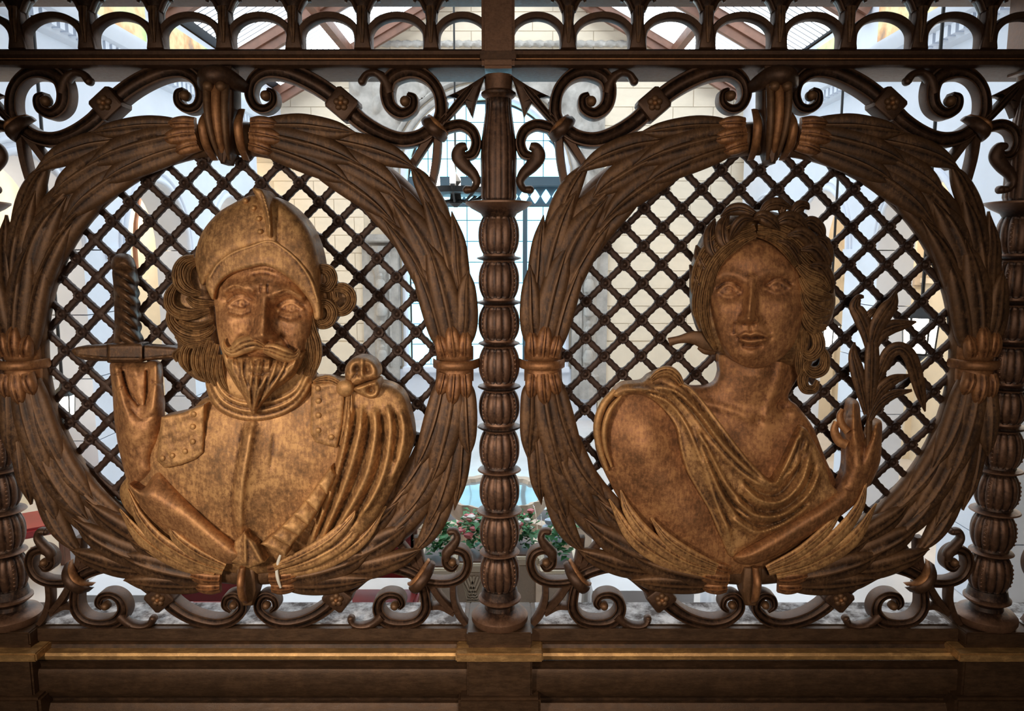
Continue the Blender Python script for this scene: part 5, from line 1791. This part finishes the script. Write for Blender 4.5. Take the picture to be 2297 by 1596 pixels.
# fresco panels in the frieze
for s, side in ((-1, "left"), (1, "right")):
    for k, y in enumerate((3.6, 5.2, 6.8)):
        m, nt, b = nodes_of("fresco_%s_%d" % (side, k))
        c = ramp(nt, noise_tex(nt, 2.2, 4, .6), [(.34, (.55, .75, .30)), (.48, (.85, .82, .45)), (.60, (.80, .45, .22)), (.70, (.35, .25, .2))])
        nt.links.new(c, b.inputs["Base Color"])
        b.inputs["Roughness"].default_value = .8
        xf = s * WX
        o = box("fresco_panel", min(xf, xf - s * .02), max(xf, xf - s * .02), y - .55, y + .55, 1.90, 2.28, m)
        tag(o, "painted green and ochre frieze panel high on the %s wall, %s from the window" % (side, ("third", "second", "nearest")[k] if k < 2 else "nearest"), "fresco", "painted frieze panels")

# ---- roof: skylight strips between dark bars, brown trusses
rf = structure(tag(bpy.data.objects.new("ceiling", None), "pitched glazed ceiling with brown trusses"))
COL.objects.link(rf)
ridge = EAVE + SLOPE * WX
strip = None
for s in (-1, 1):
    sl = math.hypot(WX, SLOPE * WX)
    me = box_me("skylight_strip", -sl / 2 + .12, sl / 2 - .05, -.036, .036, -.004, .004, GLASS_S)
    y = 2.0
    while y < YB - .1:
        o = obj("skylight_strip", me, rf, (s * WX / 2, y, EAVE + SLOPE * WX / 2 + .05))
        o.rotation_euler = (0, s * math.atan(SLOPE), 0)
        y += .115
    back = box_me("roof_boarding", -sl / 2, sl / 2, -4.0, 4.05, .02, .05, H_DARK)
    o = obj("roof_boarding", back, rf, (s * WX / 2, 6.0, EAVE + SLOPE * WX / 2 + .06))
    o.rotation_euler = (0, s * math.atan(SLOPE), 0)
    for yy in (9.75, 7.9, 6.0, 4.1, 2.4):
        for wd, dz in ((.16, -.10), (.08, -.20)):
            me2 = box_me("rafter", -sl / 2, sl / 2, -wd / 2, wd / 2, dz, dz + .12, H_WOOD)
            o = obj("rafter", me2, rf, (s * WX / 2, yy, EAVE + SLOPE * WX / 2 + .05))
            o.rotation_euler = (0, s * math.atan(SLOPE), 0)
    for f in (.33, .68):
        box("purlin", s * WX * f - .05, s * WX * f + .05, 2.0, YB, EAVE + SLOPE * WX * (1 - f) - .10, EAVE + SLOPE * WX * (1 - f) + .03, H_WOOD, rf)
box("ridge_beam", -.08, .08, 2.0, YB, ridge - .18, ridge + .04, H_WOOD, rf)

# ---- lamps of the hall
def lantern(px, py, t, size, lab, hang):
    X = (px - CX) / F_PX * t * 1.0
    x, z = at(px, py, t - DIST)
    r = thing("lantern", lab, "lantern", (x, t - DIST, z), "lanterns of the hall")
    h = size
    hang = EAVE + SLOPE * (WX - abs(x)) - .16 - z
    lathe("glass_body", [(.30 * h, -.5 * h), (.36 * h, .3 * h)], LAMP_G, 6, parent=r)
    lathe("cap", [(.44 * h, .3 * h), (.40 * h, .36 * h), (.12 * h, .62 * h), (.06 * h, .80 * h)], H_IRON, 6, parent=r)
    lathe("base_plate", [(.05 * h, -.72 * h), (.16 * h, -.60 * h), (.33 * h, -.55 * h), (.33 * h, -.5 * h)], H_IRON, 6, parent=r)
    for k in range(6):
        a = 2 * math.pi * k / 6
        p0, p1 = (.31 * h * math.sin(a), -.31 * h * math.cos(a), -.5 * h), (.37 * h * math.sin(a), -.37 * h * math.cos(a), .3 * h)
        V = [(p[0] + dx, p[1] + dy, p[2]) for p in (p0, p1) for dx, dy in ((-.02 * h, -.02 * h), (.02 * h, -.02 * h), (.02 * h, .02 * h), (-.02 * h, .02 * h))]
        obj("corner_bar", mesh_np("corner_bar", V, [(0, 1, 5, 4), (1, 2, 6, 5), (2, 3, 7, 6), (3, 0, 4, 7), (3, 2, 1, 0), (4, 5, 6, 7)], H_IRON, 30), r)
    lathe("chain", [(.012, .8 * h), (.012, hang)], H_IRON, 8, parent=r)
    lathe("ceiling_rose", [(.06, hang), (.03, hang - .03)], H_IRON, 10, parent=r)
    point_light("lantern_light", (x, t - DIST - .01, z - .05 * h), 22, (1.0, .86, .68), .1).parent = None
    return r


lantern(2064, 742, 5.2, .30, "glowing iron lantern seen through the lattice beside the palm spray", 1.2)
lantern(1860, 748, 7.0, .24, "smaller glowing lantern seen between the woman's curls and the palm spray", 1.1)
lantern(143, 905, 5.55, .20, "glowing lantern at far left, seen low through the lattice under the sword", 1.3)
for s in (-1, 1):
    for y in (3.6, 6.4, 8.6):
        point_light("aisle_light", (s * 4.3, y, .6), 42, (1.0, .87, .70), .2)

# chandelier in front of the window
cx_, cz_ = at(1022, 430, 6.3)
ch = thing("chandelier", "lit candle chandelier in front of the tall window", "chandelier", (cx_, 6.3, cz_))
V = []; faces = []
lathe("hub", [(.02, -.16), (.07, -.12), (.05, -.02), (.03, .06), (.06, .10), (.015, .18)], H_IRON, 16, parent=ch)
lathe("rod", [(.010, .15), (.010, 4.0 - cz_)], H_IRON, 8, parent=ch)
lathe("crown_hoop", [(.36, -.03), (.38, -.03), (.38, .03), (.36, .03)], H_IRON, 32, parent=ch)
for k in range(10):
    a = 2 * math.pi * k / 10
    x, y = .37 * math.sin(a), -.37 * math.cos(a)
    arm = lathe("candle_cup", [(.012, -.02), (.035, .03), (.03, .05)], H_IRON, 10, parent=ch, loc=(x, y, 0))
    lathe("candle", [(.028, .05), (.028, .16), (.004, .26)], LAMP_C, 8, parent=arm)
    V = [(0, 0, -.08), (x * .5, y * .5, -.11), (x, y, -.01)]
    pts = [(q[0] * 1000, q[2] * 1000, -q[1] * 1000) for q in V]
    d = .010
    vv = []
    for q in V:
        for dx, dz in ((-d, -d), (d, -d), (d, d), (-d, d)):
            vv.append((q[0] + dx, q[1] - dx * .5, q[2] + dz))
    fc = [(i * 4 + j, i * 4 + (j + 1) % 4, (i + 1) * 4 + (j + 1) % 4, (i + 1) * 4 + j) for i in range(2) for j in range(4)]
    obj("arm", mesh_np("arm", vv, fc, H_IRON, 40), ch)
point_light("chandelier_light", (cx_, 6.3, cz_ + .3), 30, (1.0, .88, .72), .25)

# ---- fountain and flower planters in the middle
fx, fz = at(1112, 1100, 3.8)
ft = thing("fountain", "stone basin fountain with scalloped rim behind the middle column", "fountain", (fx, 3.8, ZF))
bz = fz - ZF
lathe("basin", [(.06, bz - .34), (.16, bz - .30), (.34, bz - .16), (.40, bz - .06), (.41, bz), (.37, bz - .01), (.34, bz - .06), (.10, bz - .12)], H_STONE, 64, lambda z, a: 1 + (.035 * math.cos(20 * a) if z > bz - .12 else 0), ft)
lathe("stem", [(.22, .0), (.22, .1), (.12, .2), (.09, bz - .5), (.13, bz - .38), (.07, bz - .3)], H_STONE, 28, parent=ft)
lathe("spout", [(.05, bz - .1), (.035, bz + .1), (.08, bz + .16), (.12, bz + .24), (.10, bz + .25), (.05, bz + .19), (.03, bz + .32), (.01, bz + .36)], H_STONE, 24, parent=ft)
lathe("pool_wall", [(.62, 0), (.62, .32), (.66, .34), (.66, .40), (.56, .40), (.56, .05)], H_STONE, 48, parent=ft)
M_WATER, nt, b_ = nodes_of("fountain_water")
b_.inputs["Base Color"].default_value = (.8, .9, .95, 1); b_.inputs["Roughness"].default_value = .05; b_.inputs["Transmission Weight"].default_value = .8
lathe("water", [(.355, bz - .035), (.01, bz - .03)], M_WATER, 40, parent=ft)
for k in range(12):
    a = 2 * math.pi * k / 12 + .2
    vv = []
    for q in range(8):
        u = q / 7
        rr = .41 + .10 * u
        for d in (-.004, .004):
            vv.append((rr * math.sin(a + d * 2), -rr * math.cos(a + d * 2), bz - .01 - .75 * u * u))
    fc = [(2 * q, 2 * q + 1, 2 * q + 3, 2 * q + 2) for q in range(7)]
    obj("water_jet", mesh_np("water_jet", vv, fc, M_WATER, 60, fix=False), ft)


def plant(px, py, t, w, h, seed, blooms, lab, boxw=.5, panel=False):
    """stone planter with foliage and blooms; (px,py) = middle of the foliage"""
    rs = random.Random(seed)
    x, z = at(px, py, t - DIST)
    r = thing("flower_planter", lab, "planter", (x, t - DIST, ZF), "planters round the fountain")
    zt = z - ZF - h * .35
    box("trough", -boxw / 2, boxw / 2, -.16, .16, 0, zt - .07, H_STONE, r, .01)
    box("trough_rim", -boxw / 2 - .02, boxw / 2 + .02, -.18, .18, zt - .0695, zt - .02, H_CREAM, r, .008)
    box("soil", -boxw / 2 + .01, boxw / 2 - .01, -.15, .15, zt - .0195, zt - .012, H_WOOD, r)
    if panel:
        for k in range(9):
            for sg in (-1, 1):
                xx = -boxw / 2 + boxw * (k + .5) / 9
                V = [(xx - .006 - sg * .1, -.168, zt - .40), (xx + .006 - sg * .1, -.168, zt - .40), (xx + .006 + sg * .1, -.168, zt - .10), (xx - .006 + sg * .1, -.168, zt - .10)]
                V = [(min(max(v[0], -boxw / 2 + .03), boxw / 2 - .03), v[1], v[2]) for v in V]
                V += [(v[0], v[1] + .006, v[2]) for v in V]
                obj("trellis_slat", mesh_np("trellis_slat", V, [(0, 1, 2, 3), (7, 6, 5, 4), (0, 4, 5, 1), (1, 5, 6, 2), (2, 6, 7, 3), (3, 7, 4, 0)], H_CREAM, 30), r)
    V = []; faces = []
    for k in range(150):
        u, v, q = rs.gauss(0, .42), rs.gauss(0, .35), rs.random() ** .7
        c = (u * w / 2, v * .16, zt + q * h * (1 - .35 * min(1, abs(u))))
        a, e = rs.uniform(0, 6.28), rs.uniform(-.5, .9)
        L_, W_ = rs.uniform(.035, .065), rs.uniform(.012, .022)
        dx, dy, dz = math.cos(a) * math.cos(e), math.sin(a) * math.cos(e), math.sin(e)
        nx_, ny_ = -math.sin(a), math.cos(a)
        b = len(V)
        V += [c, (c[0] + dx * L_ * .5 + nx_ * W_, c[1] + dy * L_ * .5 + ny_ * W_, c[2] + dz * L_ * .5 + .006), (c[0] + dx * L_, c[1] + dy * L_, c[2] + dz * L_ - .01), (c[0] + dx * L_ * .5 - nx_ * W_, c[1] + dy * L_ * .5 - ny_ * W_, c[2] + dz * L_ * .5 + .006)]
        faces.append((b, b + 1, b + 2, b + 3))
    fo = obj("foliage", mesh_np("foliage", V, faces, H_GREEN, 0, fix=False), r)
    fo["kind"] = "stuff"
    bm = bmesh.new(); bmesh.ops.create_icosphere(bm, subdivisions=1, radius=1.0)
    for vtx in bm.verts:
        vtx.co *= 1 + .25 * math.sin(vtx.co.x * 9 + vtx.co.y * 7)
    bme = bpy.data.meshes.new("bloom"); bm.to_mesh(bme); bm.free()
    for mat, n in blooms:
        me = bme.copy(); me.materials.append(mat)
        for _ in range(n):
            u = rs.uniform(-.9, .9)
            o = obj("bloom", me, r, (u * w / 2, rs.uniform(-.14, .08), zt + h * rs.uniform(.45, 1.0)))
            s_ = rs.uniform(.016, .032)
            o.scale = (s_, s_, s_ * .8)
    return r


plant(982, 1215, 4.3, .20, .22, 1, [(H_WHITEF, 6)], "planter with dark green leaves and white blooms left of the fountain", .19)
plant(1062, 1205, 4.5, .20, .24, 2, [(H_PINK, 14), (H_WHITEF, 4)], "planter of pink flowers beside the middle column's left", .2, True)
plant(1170, 1195, 4.5, .18, .20, 3, [(H_PINK, 9), (H_WHITEF, 4)], "planter of pale pink flowers beside the middle column's right", .17)
plant(1254, 1215, 4.3, .20, .26, 4, [(H_BLUEF, 14)], "planter with green leaves and tall pale blue flowers right of the fountain", .19)
plant(1225, 1130, 6.6, .55, .28, 5, [(H_WHITEF, 12), (H_BLUEF, 10), (H_PINK, 3)], "long planter of white and blue flowers behind the fountain's right", .8)
plant(985, 1135, 6.6, .45, .24, 6, [(H_PINK, 8), (H_WHITEF, 6)], "planter of mixed flowers behind the fountain's left", .7)


# ---- white-clothed tables and dark red chairs on the floor
def table(x, y, w, d, lab, hgt=.76):
    r = thing("cloth_table", lab, "table", (x, y, ZF), "white tables on the hall floor")
    box("table_top", -w / 2, w / 2, -d / 2, d / 2, hgt - .03, hgt - .004, H_WOOD, r)
    V = []; faces = []
    n = 64
    for ring, (k, z) in enumerate(((.0, hgt), (1.0, hgt), (1.02, hgt - .02), (1.05, hgt - .28))):
        for i in range(n):
            a = 2 * math.pi * i / n
            c, s = math.cos(a), math.sin(a)
            m = max(abs(c), abs(s))
            wav = 1 + (.03 * math.sin(a * 18) if ring == 3 else 0)
            V.append((c / m * w / 2 * k * wav, s / m * d / 2 * k * wav, z))
    for q in range(3):
        for i in range(n):
            faces.append((q * n + i, q * n + (i + 1) % n, (q + 1) * n + (i + 1) % n, (q + 1) * n + i))
    obj("tablecloth", mesh_np("tablecloth", V, faces, H_WHITE, 50, fix=False), r)
    for sx in (-1, 1):
        for sy in (-1, 1):
            lathe("leg", [(.025, 0), (.03, .3), (.022, hgt - .03)], H_WOOD, 10, parent=r, loc=(sx * (w / 2 - .06), sy * (d / 2 - .06), 0))
    return r


def chair(x, y, rz, lab):
    r = thing("dining_chair", lab, "chair", (x, y, ZF), "dark red chairs on the hall floor")
    r.rotation_euler = (0, 0, rz)
    box("seat", -.24, .24, -.24, .24, .42, .50, H_RED, r, .02)
    o = box("backrest", -.23, .23, .19, .26, .58, 1.02, H_RED, r, .02)
    for sx in (-1, 1):
        for sy in (-1, 1):
            box("leg", sx * .21 - .02, sx * .21 + .02, sy * .21 - .02, sy * .21 + .02, 0, .43 if sy < 0 else 1.0, H_WOOD, r, .004)
    box("stretcher", -.2, .2, -.012, .012, .18, .21, H_WOOD, r)
    return r


def fl(px, py, z):
    """floor position whose point at height z above the floor shows at this pixel"""
    u = (px - CX) / F_PX; v = (CY - py) / F_PX
    dy, dz = CP + v * SP, -SP + v * CP
    t = (ZF + z) / dz
    return u * t, dy * t - DIST


for (px, py, w, d, lab) in ((660, 1345, .46, .4, "white-clothed table glimpsed below the soldier's bottom clasp"), (276, 1318, .46, .4, "white-clothed table glimpsed through the scroll at lower left"),
                            (1432, 1300, .55, .5, "white-clothed table glimpsed through the scroll right of the middle column"),
                            (1760, 1350, .7, .5, "white-clothed table glimpsed below the woman's wreath, right of her clasp")):
    x, y = fl(px, py, .76)
    table(x, y + .1, w, d, lab)
for px, py, rz, lab in ((70, 1172, 2.2, "dark red chair glimpsed right of the left column"), (504, 1345, 3.14, "dark red chair glimpsed below the soldier's wreath, left of his clasp"), (842, 1366, .0, "dark red chair glimpsed beside the scroll left of the middle column")):
    x, y = fl(px, py, .48)
    chair(x, y, rz, lab)
